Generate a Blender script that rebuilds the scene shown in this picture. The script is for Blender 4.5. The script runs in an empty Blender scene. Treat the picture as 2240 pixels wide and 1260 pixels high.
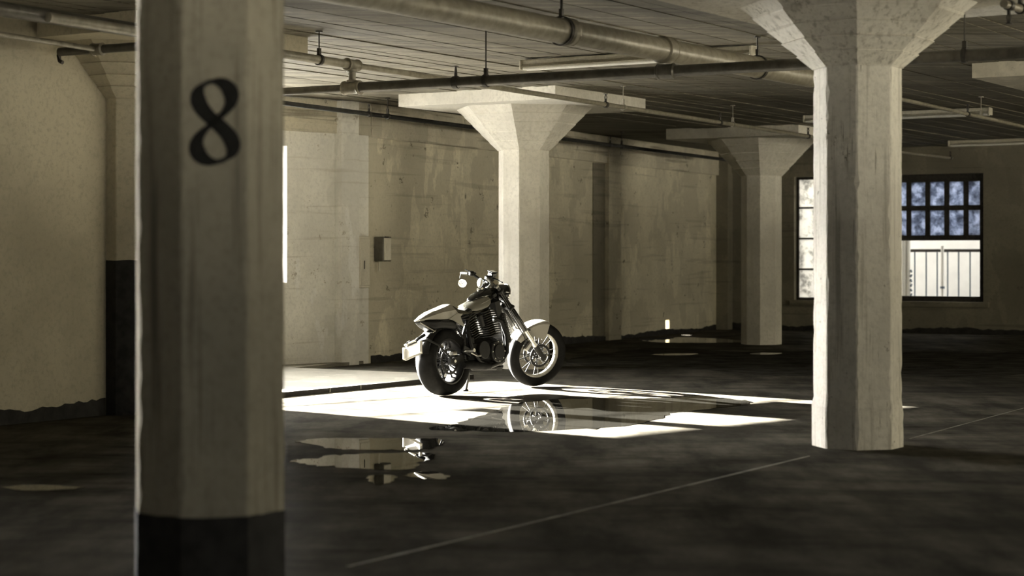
import bpy, math, random
from mathutils import Vector, Matrix
random.seed(7)
sc = bpy.context.scene
COL = sc.collection
V = Vector
R = math.radians

# ------------------------------------------------------------------ camera
FPX, CX, HY, EYE = 4150.0, 1120.0, 562.0, 1.30
cd = bpy.data.cameras.new('camera')
cam = bpy.data.objects.new('camera', cd); COL.objects.link(cam)
cam.location = (0, 0, EYE); cam.rotation_euler = (R(90), 0, 0)
cd.sensor_width = 36.0; cd.lens = FPX / 2240 * 36.0
cd.shift_y = -(630 - HY) / 2240.0
cd.clip_end = 400
cd.dof.use_dof = True; cd.dof.focus_distance = 18.3; cd.dof.aperture_fstop = 2.0
sc.camera = cam

# ------------------------------------------------------------------ world, sun, lamps in the window openings
w = bpy.data.worlds.new('sky'); sc.world = w; w.use_nodes = True
bg = w.node_tree.nodes['Background']; bg.inputs[0].default_value = (1, .98, .93, 1); bg.inputs[1].default_value = 2.7
SUN_AZ = V((-.73, .683)).normalized(); SUN_TAN = .30
def light(name, kind, energy, color):
    l = bpy.data.lights.new(name, kind); l.energy = energy; l.color = color
    o = bpy.data.objects.new(name, l); COL.objects.link(o); return o, l
so, sl = light('sun', 'SUN', 520, (1, .965, .89)); sl.angle = R(.6)
so.rotation_euler = V((-SUN_AZ.x, -SUN_AZ.y, -SUN_TAN)).to_track_quat('-Z', 'Y').to_euler()
def opening_lamp(name, c, inward, sx, sz, radiance, color, spread=180, dip=0.0):
    o, l = light(name, 'AREA', radiance * math.pi * sx * sz, color)
    l.shape = 'RECTANGLE'; l.size = sx; l.size_y = sz; l.spread = R(spread)
    o.location = c
    z = -V((inward[0], inward[1], 0)).normalized(); z = (z + V((0, 0, dip))).normalized(); x = V((0, 0, 1)).cross(z).normalized(); y = z.cross(x)
    o.rotation_euler = Matrix((x, y, z)).transposed().to_euler()
    return o
SKY_RAD, GLOW_RAD = 35.0, 24.0              # broad sky and the bright haze around the low sun, both seen through the left window
sc.view_settings.view_transform = 'Standard'; sc.view_settings.look = 'None'
sc.view_settings.exposure = 0.0; sc.view_settings.gamma = 1.0
sc.view_settings.use_curve_mapping = False
sc.cycles.max_bounces = 7; sc.cycles.diffuse_bounces = 4; sc.cycles.glossy_bounces = 3; sc.cycles.adaptive_threshold = .11; sc.cycles.adaptive_min_samples = 18
sc.cycles.caustics_reflective = False; sc.cycles.caustics_refractive = False
sc.cycles.use_denoising = True

# ------------------------------------------------------------------ plan of the place
AX = V((.53, .848)).normalized()           # column grid, running away to the right
BX = V((-AX.y, AX.x))                      # column grid, running away to the left
CEIL = 3.17
KP = V((-1.75, 23.15)); EL = V((-.70, -.714)).normalized()     # bend between back wall and window wall
CORNER = V((3.77, 34.18))
RW = V((.8685, -.4957)).normalized()
PL_END = KP + EL * 12.0
P_NEAR0 = V((2.2, -1.3)); P_RIGHT = V((18.95, 25.5)); P_NEAR1 = V((-9.0, -1.3))
POLY = [P_NEAR0, P_RIGHT, CORNER, KP, PL_END, P_NEAR1]
def pix_ground(x, y, z=0.0):
    Y = FPX * (EYE - z) / (y - HY); return V(((x - CX) * Y / FPX, Y, z))
def pix_at(x, y, z):                        # pixel -> point at height z (above or below the eye)
    Y = FPX * (z - EYE) / (HY - y); return V(((x - CX) * Y / FPX, Y, z))

# ------------------------------------------------------------------ materials
def newmat(name):
    m = bpy.data.materials.new(name); m.use_nodes = True
    nt = m.node_tree; b = nt.nodes['Principled BSDF']; return m, nt, b
def nd(nt, t, **kw):
    n = nt.nodes.new(t)
    for k, v in kw.items():
        if hasattr(n, k): setattr(n, k, v)
        else: n.inputs[k.replace('_', ' ')].default_value = v
    return n
def ramp(nt, src, stops):
    r = nt.nodes.new('ShaderNodeValToRGB'); e = r.color_ramp.elements
    while len(e) < len(stops): e.new(.5)
    for i, (p, c) in enumerate(stops):
        e[i].position = p; e[i].color = (*c, 1) if len(c) == 3 else c
    nt.links.new(src, r.inputs[0]); return r.outputs[0]
def mixc(nt, fac, a, b, mode='MIX'):
    m = nt.nodes.new('ShaderNodeMix'); m.data_type = 'RGBA'; m.blend_type = mode
    for s, v in ((m.inputs[0], fac), (m.inputs[6], a), (m.inputs[7], b)):
        if hasattr(v, 'links'): nt.links.new(v, s)
        else: s.default_value = v if not isinstance(v, tuple) else (*v[:3], 1)
    return m.outputs[2]
def coords(nt, scale=(1, 1, 1), rot=(0, 0, 0)):
    tc = nt.nodes.new('ShaderNodeTexCoord'); mp = nt.nodes.new('ShaderNodeMapping')
    mp.inputs['Scale'].default_value = scale; mp.inputs['Rotation'].default_value = rot
    nt.links.new(tc.outputs['Object'], mp.inputs[0]); return mp.outputs[0]
def noise(nt, co, scale, detail=5, rough=.6):
    n = nt.nodes.new('ShaderNodeTexNoise'); n.inputs['Scale'].default_value = scale
    n.inputs['Detail'].default_value = detail; n.inputs['Roughness'].default_value = rough
    nt.links.new(co, n.inputs['Vector']); return n.outputs['Fac']
def bump(nt, b, h, strength=.3, dist=.01):
    n = nt.nodes.new('ShaderNodeBump'); n.inputs['Strength'].default_value = strength; n.inputs['Distance'].default_value = dist
    nt.links.new(h, n.inputs['Height']); nt.links.new(n.outputs[0], b.inputs['Normal'])
def world_coords(nt, scale=(1, 1, 1), rot=(0, 0, 0)):
    tc = nt.nodes.new('ShaderNodeNewGeometry'); mp = nt.nodes.new('ShaderNodeMapping'); mp.vector_type = 'TEXTURE' if False else 'POINT'
    mp.inputs['Scale'].default_value = scale; mp.inputs['Rotation'].default_value = rot
    nt.links.new(tc.outputs['Position'], mp.inputs[0]); return mp.outputs[0]
def concrete(name, base, dark, rough=.85, vstreak=0, hline=0, pits=.35, patch=.0, bs=.35, crack=0, grain=None):
    m, nt, b = newmat(name)
    co = coords(nt)
    c = mixc(nt, ramp(nt, noise(nt, co, .9, 6, .65), [(.36, (0, 0, 0)), (.64, (1, 1, 1))]), tuple(.74 * x for x in base), base)
    if patch:                                             # hard-edged repaint and damp patches
        pn_ = noise(nt, coords(nt, (.8, .8, .55)), 1.15, 5, .55)
        c = mixc(nt, ramp(nt, pn_, [(.515, (0, 0, 0)), (.53, (patch,) * 3)]), c, tuple(.60 * x for x in base))
        pn2 = noise(nt, coords(nt, (1.6, 1.6, .5), (0, 0, .7)), 1.4, 4, .5)
        c = mixc(nt, ramp(nt, pn2, [(.60, (0, 0, 0)), (.615, (patch * .8,) * 3)]), c, tuple(min(.9, 1.18 * x) for x in base))
    fine = noise(nt, co, 26, 4, .7)
    c = mixc(nt, ramp(nt, fine, [(.32, (.55, .55, .55)), (.52, (0, 0, 0))]), c, tuple(.6 * x for x in base))
    if vstreak:
        vs = noise(nt, coords(nt, (14, 14, .5)), 1.6, 4, .6)
        c = mixc(nt, ramp(nt, vs, [(.33, (vstreak,) * 3), (.47, (0, 0, 0))]), c, dark)
    if crack:
        cr = noise(nt, coords(nt, (42, 42, 2.2)), 1.0, 5, .75)
        c = mixc(nt, ramp(nt, cr, [(.33, (crack,) * 3), (.385, (0, 0, 0))]), c, dark)
    if hline:
        hs = noise(nt, coords(nt, (.35, .35, 9)), 1.5, 3, .55)
        c = mixc(nt, ramp(nt, hs, [(.34, (hline,) * 3), (.42, (0, 0, 0))]), c, dark)
    if grain:                                             # streaks that follow a plan direction (board marks)
        gs = noise(nt, world_coords(nt, (.55, 7.0, 1), (0, 0, -grain)), 1.4, 6, .72)
        c = mixc(nt, ramp(nt, gs, [(.42, (.9, .9, .9)), (.56, (0, 0, 0))]), c, dark)
        oi = nt.nodes.new('ShaderNodeObjectInfo')
        c = mixc(nt, ramp(nt, oi.outputs['Random'], [(0, (.0, .0, .0)), (1, (.45, .45, .45))]), c, tuple(.45 * x for x in base))
    pt = noise(nt, co, 4.2, 5, .8)
    c = mixc(nt, ramp(nt, pt, [(.345, (pits,) * 3), (.37, (0, 0, 0))]), c, dark)
    nt.links.new(c, b.inputs['Base Color']); b.inputs['Roughness'].default_value = rough
    b.inputs['Specular IOR Level'].default_value = .2
    bump(nt, b, fine, bs, .006)
    return m
def plain(name, col, rough=.5, metal=0.0, spec=.5, grain=.12, gscale=40, coat=0.0):
    m, nt, b = newmat(name)
    n = noise(nt, coords(nt), gscale, 4, .6)
    c = mixc(nt, ramp(nt, n, [(.35, (0, 0, 0)), (.65, (1, 1, 1))]), tuple(x * (1 - grain) for x in col), tuple(min(1, x * (1 + grain)) for x in col))
    nt.links.new(c, b.inputs['Base Color'])
    b.inputs['Roughness'].default_value = rough; b.inputs['Metallic'].default_value = metal
    b.inputs['Specular IOR Level'].default_value = spec
    if coat: b.inputs['Coat Weight'].default_value = coat; b.inputs['Coat Roughness'].default_value = .08
    return m
WARM = (.70, .65, .51)
M_wall = concrete('painted_concrete_wall', WARM, (.15, .13, .095), hline=.25, pits=.9, patch=.55)
M_wall_lifted = concrete('pale_wall_bounce_lifted', (.92, .90, .83), (.36, .32, .25), hline=.3, pits=.7, patch=.45)  # pale paint, lightened further in place of light bounced off the sunlit floor
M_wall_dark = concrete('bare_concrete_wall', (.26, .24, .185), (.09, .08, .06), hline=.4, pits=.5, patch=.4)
M_part = concrete('plastered_partition', (.58, .53, .40), (.30, .27, .19), pits=.05, bs=.12)
M_col = concrete('whitewashed_column', (.76, .73, .65), (.17, .15, .11), vstreak=.5, pits=.8, bs=.6, crack=.75)
M_col_plain = concrete('smooth_painted_column', (.74, .71, .63), (.45, .42, .34), vstreak=.3, pits=.2)
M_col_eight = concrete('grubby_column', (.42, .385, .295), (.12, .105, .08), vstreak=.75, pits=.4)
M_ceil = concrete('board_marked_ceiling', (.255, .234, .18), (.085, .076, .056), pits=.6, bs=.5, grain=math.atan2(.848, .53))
M_beam = concrete('concrete_beam', (.64, .595, .475), (.13, .115, .085), hline=.6, pits=.7, patch=.4)
M_black = plain('black_wall_paint', (.028, .027, .025), .7, spec=.2, grain=.35, gscale=9)
M_kerb_shade = plain('shade_toned_kerb', (.035, .032, .027), .8, spec=.2)  # riser faces away from the sun, its shade put into the colour
M_number = plain('black_numeral_paint', (.020, .0195, .018), .8, spec=.1)

def floor_material():
    m, nt, b = newmat('worn_concrete_floor')
    ang = math.atan2(AX.y, AX.x)
    co = coords(nt, (1, 1, 1), (0, 0, -ang))
    st = noise(nt, coords(nt, (1.1, .34, 1), (0, 0, R(8))), 1.9, 8, .68)
    st2 = noise(nt, coords(nt, (.32, .9, 1), (0, 0, ang)), 2.4, 7, .7)
    big = noise(nt, co, .22, 3, .5)
    c = mixc(nt, ramp(nt, st, [(.36, (0, 0, 0)), (.66, (1, 1, 1))]), (.034, .031, .025), (.15, .138, .112))
    c = mixc(nt, ramp(nt, st2, [(.38, (.7, .7, .7)), (.56, (0, 0, 0))]), c, (.024, .022, .018))
    c = mixc(nt, ramp(nt, big, [(.4, (.4, .4, .4)), (.6, (0, 0, 0))]), c, (.028, .026, .021))
    nt.nodes.remove(b); out = nt.nodes['Material Output']
    df = nd(nt, 'ShaderNodeBsdfDiffuse'); gl = nd(nt, 'ShaderNodeBsdfGlossy'); mx = nd(nt, 'ShaderNodeMixShader'); mx.inputs[0].default_value = .022
    nt.links.new(c, df.inputs[0])
    nt.links.new(ramp(nt, st2, [(.3, (.22, .22, .22)), (.6, (.5, .5, .5))]), gl.inputs['Roughness'])
    bn = nd(nt, 'ShaderNodeBump'); bn.inputs['Strength'].default_value = .25; bn.inputs['Distance'].default_value = .004
    nt.links.new(noise(nt, co, 30, 4, .7), bn.inputs['Height'])
    for q in (df, gl): nt.links.new(bn.outputs[0], q.inputs['Normal'])
    nt.links.new(df.outputs[0], mx.inputs[1]); nt.links.new(gl.outputs[0], mx.inputs[2]); nt.links.new(mx.outputs[0], out.inputs[0])
    return m
M_floor = floor_material()
M_plat = concrete('platform_concrete', (.28, .26, .215), (.06, .053, .042), pits=.4, patch=.5)
M_water, _nt, _b = newmat('still_water')
_b.inputs['Base Color'].default_value = (.012, .0115, .010, 1); _b.inputs['Roughness'].default_value = .012; _b.inputs['IOR'].default_value = 1.34
bump(_nt, _b, noise(_nt, coords(_nt), 3.0, 2, .5), .02, .004)
M_damp = plain('damp_concrete', (.05, .047, .040), .75, spec=.0, grain=.4, gscale=3)
M_joint = plain('floor_joint_filler', (.16, .148, .12), .75, grain=.4, gscale=6)
M_ground = plain('outside_paving', (.34, .33, .30), .9, grain=.15, gscale=3)
M_out = plain('outside_render', (.72, .715, .69), .85, grain=.06, gscale=2)

M_pipe = plain('painted_iron_pipe', (.25, .228, .178), .42, metal=.15, spec=.5, grain=.22, gscale=14)
M_pipe_dark = plain('dark_iron_pipe', (.10, .092, .075), .42, metal=.3, grain=.25, gscale=14)
M_iron = plain('black_iron', (.045, .041, .034), .5, metal=.4, grain=.3)
M_steel = plain('grey_steel', (.30, .28, .23), .4, metal=.5)
M_fix = plain('enamel_fixture', (.55, .52, .43), .4)
M_box = plain('painted_sheet_box', (.62, .585, .49), .5, grain=.06)
M_frame = plain('rusty_window_steel', (.035, .031, .026), .65, metal=.2, grain=.4, gscale=20)
M_white = plain('white_gloss_paint', (.85, .84, .80), .45, grain=.05)
M_railp = plain('blue_grey_rail_paint', (.16, .20, .25), .5)
M_sun_mask = plain('sun_mask_board', (.22, .18, .12), .8, grain=.3, gscale=12)

def pane_material(name, tint, dirt, amount, trans=.15):
    m, nt, b = newmat(name)
    nt.nodes.remove(b); out = nt.nodes['Material Output']
    tr = nd(nt, 'ShaderNodeBsdfTranslucent'); df = nd(nt, 'ShaderNodeBsdfDiffuse'); tp = nd(nt, 'ShaderNodeBsdfTransparent'); gl = nd(nt, 'ShaderNodeBsdfGlossy')
    df.inputs[0].default_value = (*dirt, 1); gl.inputs['Roughness'].default_value = .12; tp.inputs[0].default_value = (*tint, 1)
    tc = nt.nodes.new('ShaderNodeTexCoord')
    n1 = noise(nt, world_coords(nt), 5.5, 6, .72)
    col = ramp(nt, n1, [(.38, tuple(.42 * x for x in tint)), (.5, tint), (.62, tuple(min(1, x * 1.3 + .2) for x in tint))])
    nt.links.new(col, tr.inputs[0])
    # grime gathers along the glazing bars: distance to the pane's edge from its own UV
    uv = nt.nodes.new('ShaderNodeSeparateXYZ'); nt.links.new(tc.outputs['UV'], uv.inputs[0])
    def edge(s):
        a = nd(nt, 'ShaderNodeMath', operation='SUBTRACT'); nt.links.new(s, a.inputs[0]); a.inputs[1].default_value = .5
        q = nd(nt, 'ShaderNodeMath', operation='ABSOLUTE'); nt.links.new(a.outputs[0], q.inputs[0])
        p = nd(nt, 'ShaderNodeMath', operation='POWER'); nt.links.new(q.outputs[0], p.inputs[0]); p.inputs[1].default_value = 4; return p.outputs[0]
    s = nd(nt, 'ShaderNodeMath', operation='ADD'); nt.links.new(edge(uv.outputs[0]), s.inputs[0]); nt.links.new(edge(uv.outputs[1]), s.inputs[1])
    g = nd(nt, 'ShaderNodeMath', operation='MULTIPLY_ADD'); nt.links.new(n1, g.inputs[0]); g.inputs[1].default_value = -.16; nt.links.new(s.outputs[0], g.inputs[2])
    dfac = ramp(nt, g.outputs[0], [(max(0, -.055 + .055 * (1 - amount) + .02), (0, 0, 0)), (.035 + .05 * (1 - amount), (amount, amount, amount))])
    m1 = nd(nt, 'ShaderNodeMixShader'); m1.inputs[0].default_value = trans; nt.links.new(tr.outputs[0], m1.inputs[1]); nt.links.new(tp.outputs[0], m1.inputs[2])
    m2 = nd(nt, 'ShaderNodeMixShader'); nt.links.new(dfac, m2.inputs[0]); nt.links.new(m1.outputs[0], m2.inputs[1]); nt.links.new(df.outputs[0], m2.inputs[2])
    m3 = nd(nt, 'ShaderNodeMixShader'); m3.inputs[0].default_value = .05; nt.links.new(m2.outputs[0], m3.inputs[1]); nt.links.new(gl.outputs[0], m3.inputs[2])
    nt.links.new(m3.outputs[0], out.inputs[0]); return m
M_pane_blue = pane_material('grimy_blue_glass', (.37, .42, .55), (.05, .042, .03), .95, .05)
M_pane_white = pane_material('frosted_pale_glass', (.93, .93, .92), (.5, .5, .45), .15, .25)
M_pane_clear, _nt, _b = newmat('thin_clear_glass'); _nt.nodes.remove(_b)
_tp = nd(_nt, 'ShaderNodeBsdfTransparent'); _gl = nd(_nt, 'ShaderNodeBsdfGlossy'); _mx = nd(_nt, 'ShaderNodeMixShader'); _mx.inputs[0].default_value = .06
_tp.inputs[0].default_value = (.96, .96, .95, 1); _gl.inputs['Roughness'].default_value = .05
_nt.links.new(_tp.outputs[0], _mx.inputs[1]); _nt.links.new(_gl.outputs[0], _mx.inputs[2]); _nt.links.new(_mx.outputs[0], _nt.nodes['Material Output'].inputs[0])

# ------------------------------------------------------------------ mesh helpers
class MB:
    def __init__(s): s.v = []; s.f = []
    def add(s, vs, fs):
        k = len(s.v); s.v += [V(p) for p in vs]; s.f += [[i + k for i in f] for f in fs]; return s
    def box(s, c, size, rot=None):
        hx, hy, hz = (q / 2 for q in size); c = V(c)
        vs = [V((x, y, z)) for x in (-hx, hx) for y in (-hy, hy) for z in (-hz, hz)]
        if rot is not None: vs = [rot @ p for p in vs]
        return s.add([p + c for p in vs], [(0, 1, 3, 2), (4, 6, 7, 5), (0, 4, 5, 1), (2, 3, 7, 6), (0, 2, 6, 4), (1, 5, 7, 3)])
    def bevbox(s, c, size, bev=.01, rot=None):
        hx, hy, hz = (q / 2 for q in size); c = V(c); b = min(bev, hx * .9, hy * .9, hz * .9)
        rings = []
        for z, i in ((-hz, b), (-hz + b, 0), (hz - b, 0), (hz, b)):
            x, y = hx - i, hy - i
            rings.append([V(p) for p in ((x, -y + b, z), (x, y - b, z), (x - b, y, z), (-x + b, y, z), (-x, y - b, z), (-x, -y + b, z), (-x + b, -y, z), (x - b, -y, z))])
        if rot is not None: rings = [[rot @ p for p in r] for r in rings]
        return s.loft([[p + c for p in r] for r in rings])
    def loft(s, rings, cap0=True, cap1=True, closed=True):
        n = len(rings[0]); vs = [p for r in rings for p in r]; fs = []
        for i in range(len(rings) - 1):
            for j in range(n if closed else n - 1):
                a, b = i * n + j, i * n + (j + 1) % n
                fs.append((a, b, b + n, a + n))
        if cap0: fs.append(tuple(range(n - 1, -1, -1)))
        if cap1: fs.append(tuple((len(rings) - 1) * n + j for j in range(n)))
        return s.add(vs, fs)
    def tube(s, pts, r, n=10, cap=True):
        pts = [V(p) for p in pts]; rs = r if isinstance(r, (list, tuple)) else [r] * len(pts)
        rings = []; nrm = None
        for i, p in enumerate(pts):
            t = ((pts[i] - pts[i - 1]).normalized() if i else V()) + ((pts[i + 1] - pts[i]).normalized() if i < len(pts) - 1 else V())
            t.normalize()
            if nrm is None:
                nrm = t.orthogonal().normalized()
            nrm = (nrm - t * nrm.dot(t)).normalized(); bi = t.cross(nrm)
            rings.append([p + (nrm * math.cos(a) + bi * math.sin(a)) * rs[i] for a in (2 * math.pi * k / n for k in range(n))])
        return s.loft(rings, cap, cap)
    def lathe(s, prof, c, axis, n=40, closed=False):     # prof: (radius, along axis)
        c = V(c); t = V(axis).normalized(); u = t.orthogonal().normalized(); w_ = t.cross(u)
        rings = []
        for k in range(n):
            a = 2 * math.pi * k / n; d = u * math.cos(a) + w_ * math.sin(a)
            rings.append([c + d * r + t * h for r, h in prof])
        m = len(prof); vs = [p for r in rings for p in r]; fs = []
        for k in range(n):
            k2 = (k + 1) % n
            for j in range(m if closed else m - 1):
                j2 = (j + 1) % m
                fs.append((k * m + j, k * m + j2, k2 * m + j2, k2 * m + j))
        return s.add(vs, fs)
    def disc(s, c, axis, r, h, n=28):
        return s.lathe([(.0005, -h / 2), (r * .94, -h / 2), (r, -h / 2 + min(h * .2, r * .06)), (r, h / 2 - min(h * .2, r * .06)), (r * .94, h / 2), (.0005, h / 2)], c, axis, n)
    def prism(s, poly, ext):                               # poly 3-D loop, ext a vector
        poly = [V(p) for p in poly]; e = V(ext); return s.loft([poly, [p + e for p in poly]])
    def xf(s, fn): s.v = [fn(p) for p in s.v]; return s
    def build(s, name, mat, parent=None, smooth=None, loc=None, uv=False):
        me = bpy.data.meshes.new(name); me.from_pydata([tuple(p) for p in s.v], [], s.f); me.validate()
        import bmesh
        b = bmesh.new(); b.from_mesh(me); bmesh.ops.recalc_face_normals(b, faces=b.faces); b.to_mesh(me); b.free()
        me.materials.append(mat)
        if smooth is not None:
            me.polygons.foreach_set('use_smooth', [True] * len(me.polygons)); me.set_sharp_from_angle(angle=R(smooth))
        o = bpy.data.objects.new(name, me); COL.objects.link(o)
        if parent: o.parent = parent
        if loc is not None: o.location = loc
        return o
def tag(o, label=None, cat=None, group=None, kind=None):
    if label: o['label'] = label
    if cat: o['category'] = cat
    if group: o['group'] = group
    if kind: o['kind'] = kind
    return o
def empty(name, loc=(0, 0, 0), rz=0):
    o = bpy.data.objects.new(name, None); COL.objects.link(o); o.location = loc; o.rotation_euler = (0, 0, rz); o.empty_display_size = .2; return o
def v3(p, z=0.0): return V((p[0], p[1], z))

# ------------------------------------------------------------------ setting: floor, ceiling, walls
def outline(grow=0.0):
    c = sum(POLY, V((0, 0))) / len(POLY)
    return [p + (p - c).normalized() * grow for p in POLY]
floor = MB().prism([v3(p, -.25) for p in outline(.3)], (0, 0, .25)).build('floor', M_floor); tag(floor, 'dark worn concrete floor of the hall', kind='structure')
gr = MB().prism([(-90, -40, -.30), (90, -40, -.30), (90, 110, -.30), (-90, 110, -.30)], (0, 0, .02)).build('ground', M_ground); tag(gr, 'pale paving outside the building', kind='structure')
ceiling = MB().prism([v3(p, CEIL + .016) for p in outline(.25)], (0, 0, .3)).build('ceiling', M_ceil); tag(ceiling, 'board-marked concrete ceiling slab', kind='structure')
C0 = V((.139, 22.2)); PL = V((-1.172, 7.35))
def clip_line(p, d):                                     # part of the line p + t d inside the plan
    t0, t1 = -1e9, 1e9
    n = len(POLY); area = sum(POLY[i].x * POLY[(i + 1) % n].y - POLY[(i + 1) % n].x * POLY[i].y for i in range(n)); sg = 1 if area > 0 else -1
    for i in range(n):
        a, b = POLY[i], POLY[(i + 1) % n]; e = b - a; nn = V((-e.y, e.x)) * sg      # inward
        q = nn.dot(p - a); r = nn.dot(d)
        if abs(r) < 1e-9: continue
        t = -q / r
        if r > 0: t0 = max(t0, t)
        else: t1 = min(t1, t)
    return t0, t1
BW = .185
k = 0; bpos = -8.4
while bpos < 5.6:
    bw = BW * random.uniform(.8, 1.15)
    p = C0 + BX * (bpos + bw / 2)
    t0, t1 = clip_line(p, AX)
    t0 = max(t0, -17.0)
    if t1 - t0 > .6:
        dz = random.uniform(0, .013)
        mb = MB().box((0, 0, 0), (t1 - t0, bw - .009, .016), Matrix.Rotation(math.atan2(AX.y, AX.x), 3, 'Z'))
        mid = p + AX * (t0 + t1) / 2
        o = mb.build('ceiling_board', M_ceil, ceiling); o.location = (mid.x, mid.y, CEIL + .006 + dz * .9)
    bpos += bw
def wall(name, o2, d2, length, z0, z1, thick, openings, mat, out):
    """wall standing on a plan line; out = unit normal pointing outdoors"""
    us = sorted({0.0, length, *[q for op in openings for q in op[:2]]}); zs = sorted({z0, z1, *[q for op in openings for q in op[2:]]})
    mb = MB(); ext = v3(out) * thick
    for i in range(len(us) - 1):
        j = 0
        while j < len(zs) - 1:
            um = (us[i] + us[i + 1]) / 2
            def hole(jj): zm = (zs[jj] + zs[jj + 1]) / 2; return any(a < um < b and c < zm < d for a, b, c, d in openings)
            if hole(j): j += 1; continue
            j2 = j
            while j2 + 1 < len(zs) - 1 and not hole(j2 + 1): j2 += 1
            a, b = o2 + d2 * us[i], o2 + d2 * us[i + 1]
            mb.prism([v3(a, zs[j]), v3(b, zs[j]), v3(b, zs[j2 + 1]), v3(a, zs[j2 + 1])], ext)
            j = j2 + 1
    return tag(mb.build(name, mat), kind='structure')
OUT_L = V((-EL.y, EL.x)); OUT_L = OUT_L if OUT_L.dot(V((-1, 1))) > 0 else -OUT_L
DB = (CORNER - KP).normalized(); LB_ = (CORNER - KP).length; OUT_B = V((-DB.y, DB.x))
OUT_R = V((-RW.y, RW.x))
WIN_T0, WIN_T1, WIN_Z0, WIN_Z1 = 1.27, 5.32, 1.0, 2.60
wl = wall('wall_left', KP, EL, 12.0, -.1, CEIL + .1, .28, [(WIN_T0, WIN_T1, WIN_Z0, WIN_Z1)], M_wall_lifted, OUT_L); wl['label'] = 'pale concrete window wall behind the numbered column'
def on_back(px):                                          # distance along the back wall of an image column
    k_ = (px - CX) / FPX; return (k_ * KP.y - KP.x) / (DB.x - k_ * DB.y)
hu = on_back(1456)
wb = wall('wall_back', KP, DB, LB_ + .3, -.1, CEIL + .1, .28, [(hu, hu + .17, .04, .24)], M_wall, OUT_B); wb['label'] = 'stained concrete back wall behind the motorcycle'
RWL = (P_RIGHT - CORNER).length
def on_right(px):
    k_ = (px - CX) / FPX; return (k_ * CORNER.y - CORNER.x) / (RW.x - k_ * RW.y)
W1 = (on_right(1737), on_right(1866), .54, 2.71); W2 = (on_right(1942), on_right(2151), .54, 2.71)
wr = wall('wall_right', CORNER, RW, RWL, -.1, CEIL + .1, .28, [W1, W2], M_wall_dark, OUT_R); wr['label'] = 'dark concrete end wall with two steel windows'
SD = (P_RIGHT - P_NEAR0).normalized(); OUT_S = V((SD.y, -SD.x)); SL = (P_RIGHT - P_NEAR0).length
side_openings = [(3.8, 7.2, .9, 2.7), (12.3, 15.7, .9, 2.7), (22.0, 28.4, .9, 2.7)]  # first and last are added, unseen, as fill; middle follows the right column's light
ws = wall('wall_side', P_NEAR0, SD, SL, -.1, CEIL + .1, .28, side_openings, M_wall_dark, OUT_S); ws['label'] = 'concrete side wall to the right of the camera'
wn = wall('wall_near', P_NEAR1, V((1, 0)), (P_NEAR0 - P_NEAR1).length, -.1, CEIL + .1, .28, [(5.6, 7.2, .9, 2.7)], M_wall_dark, V((0, -1))); wn['label'] = 'concrete wall behind the camera'  # opening unseen, added to lift the column faces turned to the camera
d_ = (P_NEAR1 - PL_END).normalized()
wo = wall('wall_outer', PL_END, d_, (P_NEAR1 - PL_END).length, -.1, CEIL + .1, .28, [(.3, 2.0, .9, 2.7)], M_wall_dark, V((d_.y, -d_.x))); wo['label'] = 'concrete wall far left of the camera'  # opening invented for the lamp that brightens the numbered column's left edge
# daylight through the left window, then added fill from unseen openings
c_ = KP + EL * (WIN_T0 + WIN_T1) / 2 + OUT_L * .45
opening_lamp('daylight_left_window', v3(c_, (WIN_Z0 + WIN_Z1) / 2), -OUT_L, WIN_T1 - WIN_T0, WIN_Z1 - WIN_Z0, SKY_RAD, (1, .985, .95), 155, .3)
opening_lamp('sun_haze_left_window', v3(c_ + OUT_L * .1, (WIN_Z0 + WIN_Z1) / 2 + .03), V((-SUN_AZ.x, -SUN_AZ.y)), WIN_T1 - WIN_T0, WIN_Z1 - WIN_Z0, GLOW_RAD, (1, .985, .93), 50, .22)
for (a, b, z0, z1), rad in zip(side_openings, (.6, 7.6, 7.6)):
    c_ = P_NEAR0 + SD * (a + b) / 2 + OUT_S * .40
    opening_lamp('side_fill_light', v3(c_, (z0 + z1) / 2), -OUT_S, b - a, z1 - z0, rad, (1, .87, .53))

wo_n = V((d_.y, -d_.x)); c_ = PL_END + d_ * 1.15 + wo_n * .4; aim = (PL - c_).normalized()
opening_lamp('column_edge_fill', v3(c_, 1.8), aim, 1.7, 1.8, 12.0, (1, .985, .94), 36, .04)  # unseen narrow lamp, added for the numbered column's bright edge

def beam(name, o2, d2, u0, u1, out, z0=2.76, dep=.05, mat=M_beam):
    mb = MB(); a, b = o2 + d2 * u0, o2 + d2 * u1; ins = -v3(out)
    mb.prism([v3(a, z0), v3(b, z0), v3(b, CEIL), v3(a, CEIL)], ins * dep)
    mb.prism([v3(a, z0 + .1) + ins * dep, v3(b, z0 + .1) + ins * dep, v3(b, z0 + .115) + ins * dep, v3(a, z0 + .115) + ins * dep], ins * .012)
    return tag(mb.build(name, mat), kind='structure')
beam('trim_1', KP, DB, 0, LB_, OUT_B)['label'] = 'concrete beam along the top of the back wall'
beam('trim_2', KP, EL, .0, 6.0, OUT_L, 2.78, .04)['label'] = 'concrete beam above the left window'
beam('trim_3', CORNER, RW, 0, RWL, OUT_R, 2.80, .05, M_wall_dark)['label'] = 'concrete beam along the end wall'
def pilaster(name, o2, d2, u0, u1, out, z1, dep, mat, label):
    a, b = o2 + d2 * u0, o2 + d2 * u1; ins = -v3(out) * dep
    o = MB().prism([v3(a, -.02), v3(b, -.02), v3(b, z1), v3(a, z1)], ins).build(name, mat)
    return tag(o, label, kind='structure')
def on_left(px):
    k_ = (px - CX) / FPX; return (k_ * KP.y - KP.x) / (EL.x - k_ * EL.y)
pilaster('trim_4', KP, EL, on_left(770), on_left(732), OUT_L, CEIL, .13, M_wall_lifted, 'pale pilaster at the bend of the wall')
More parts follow.
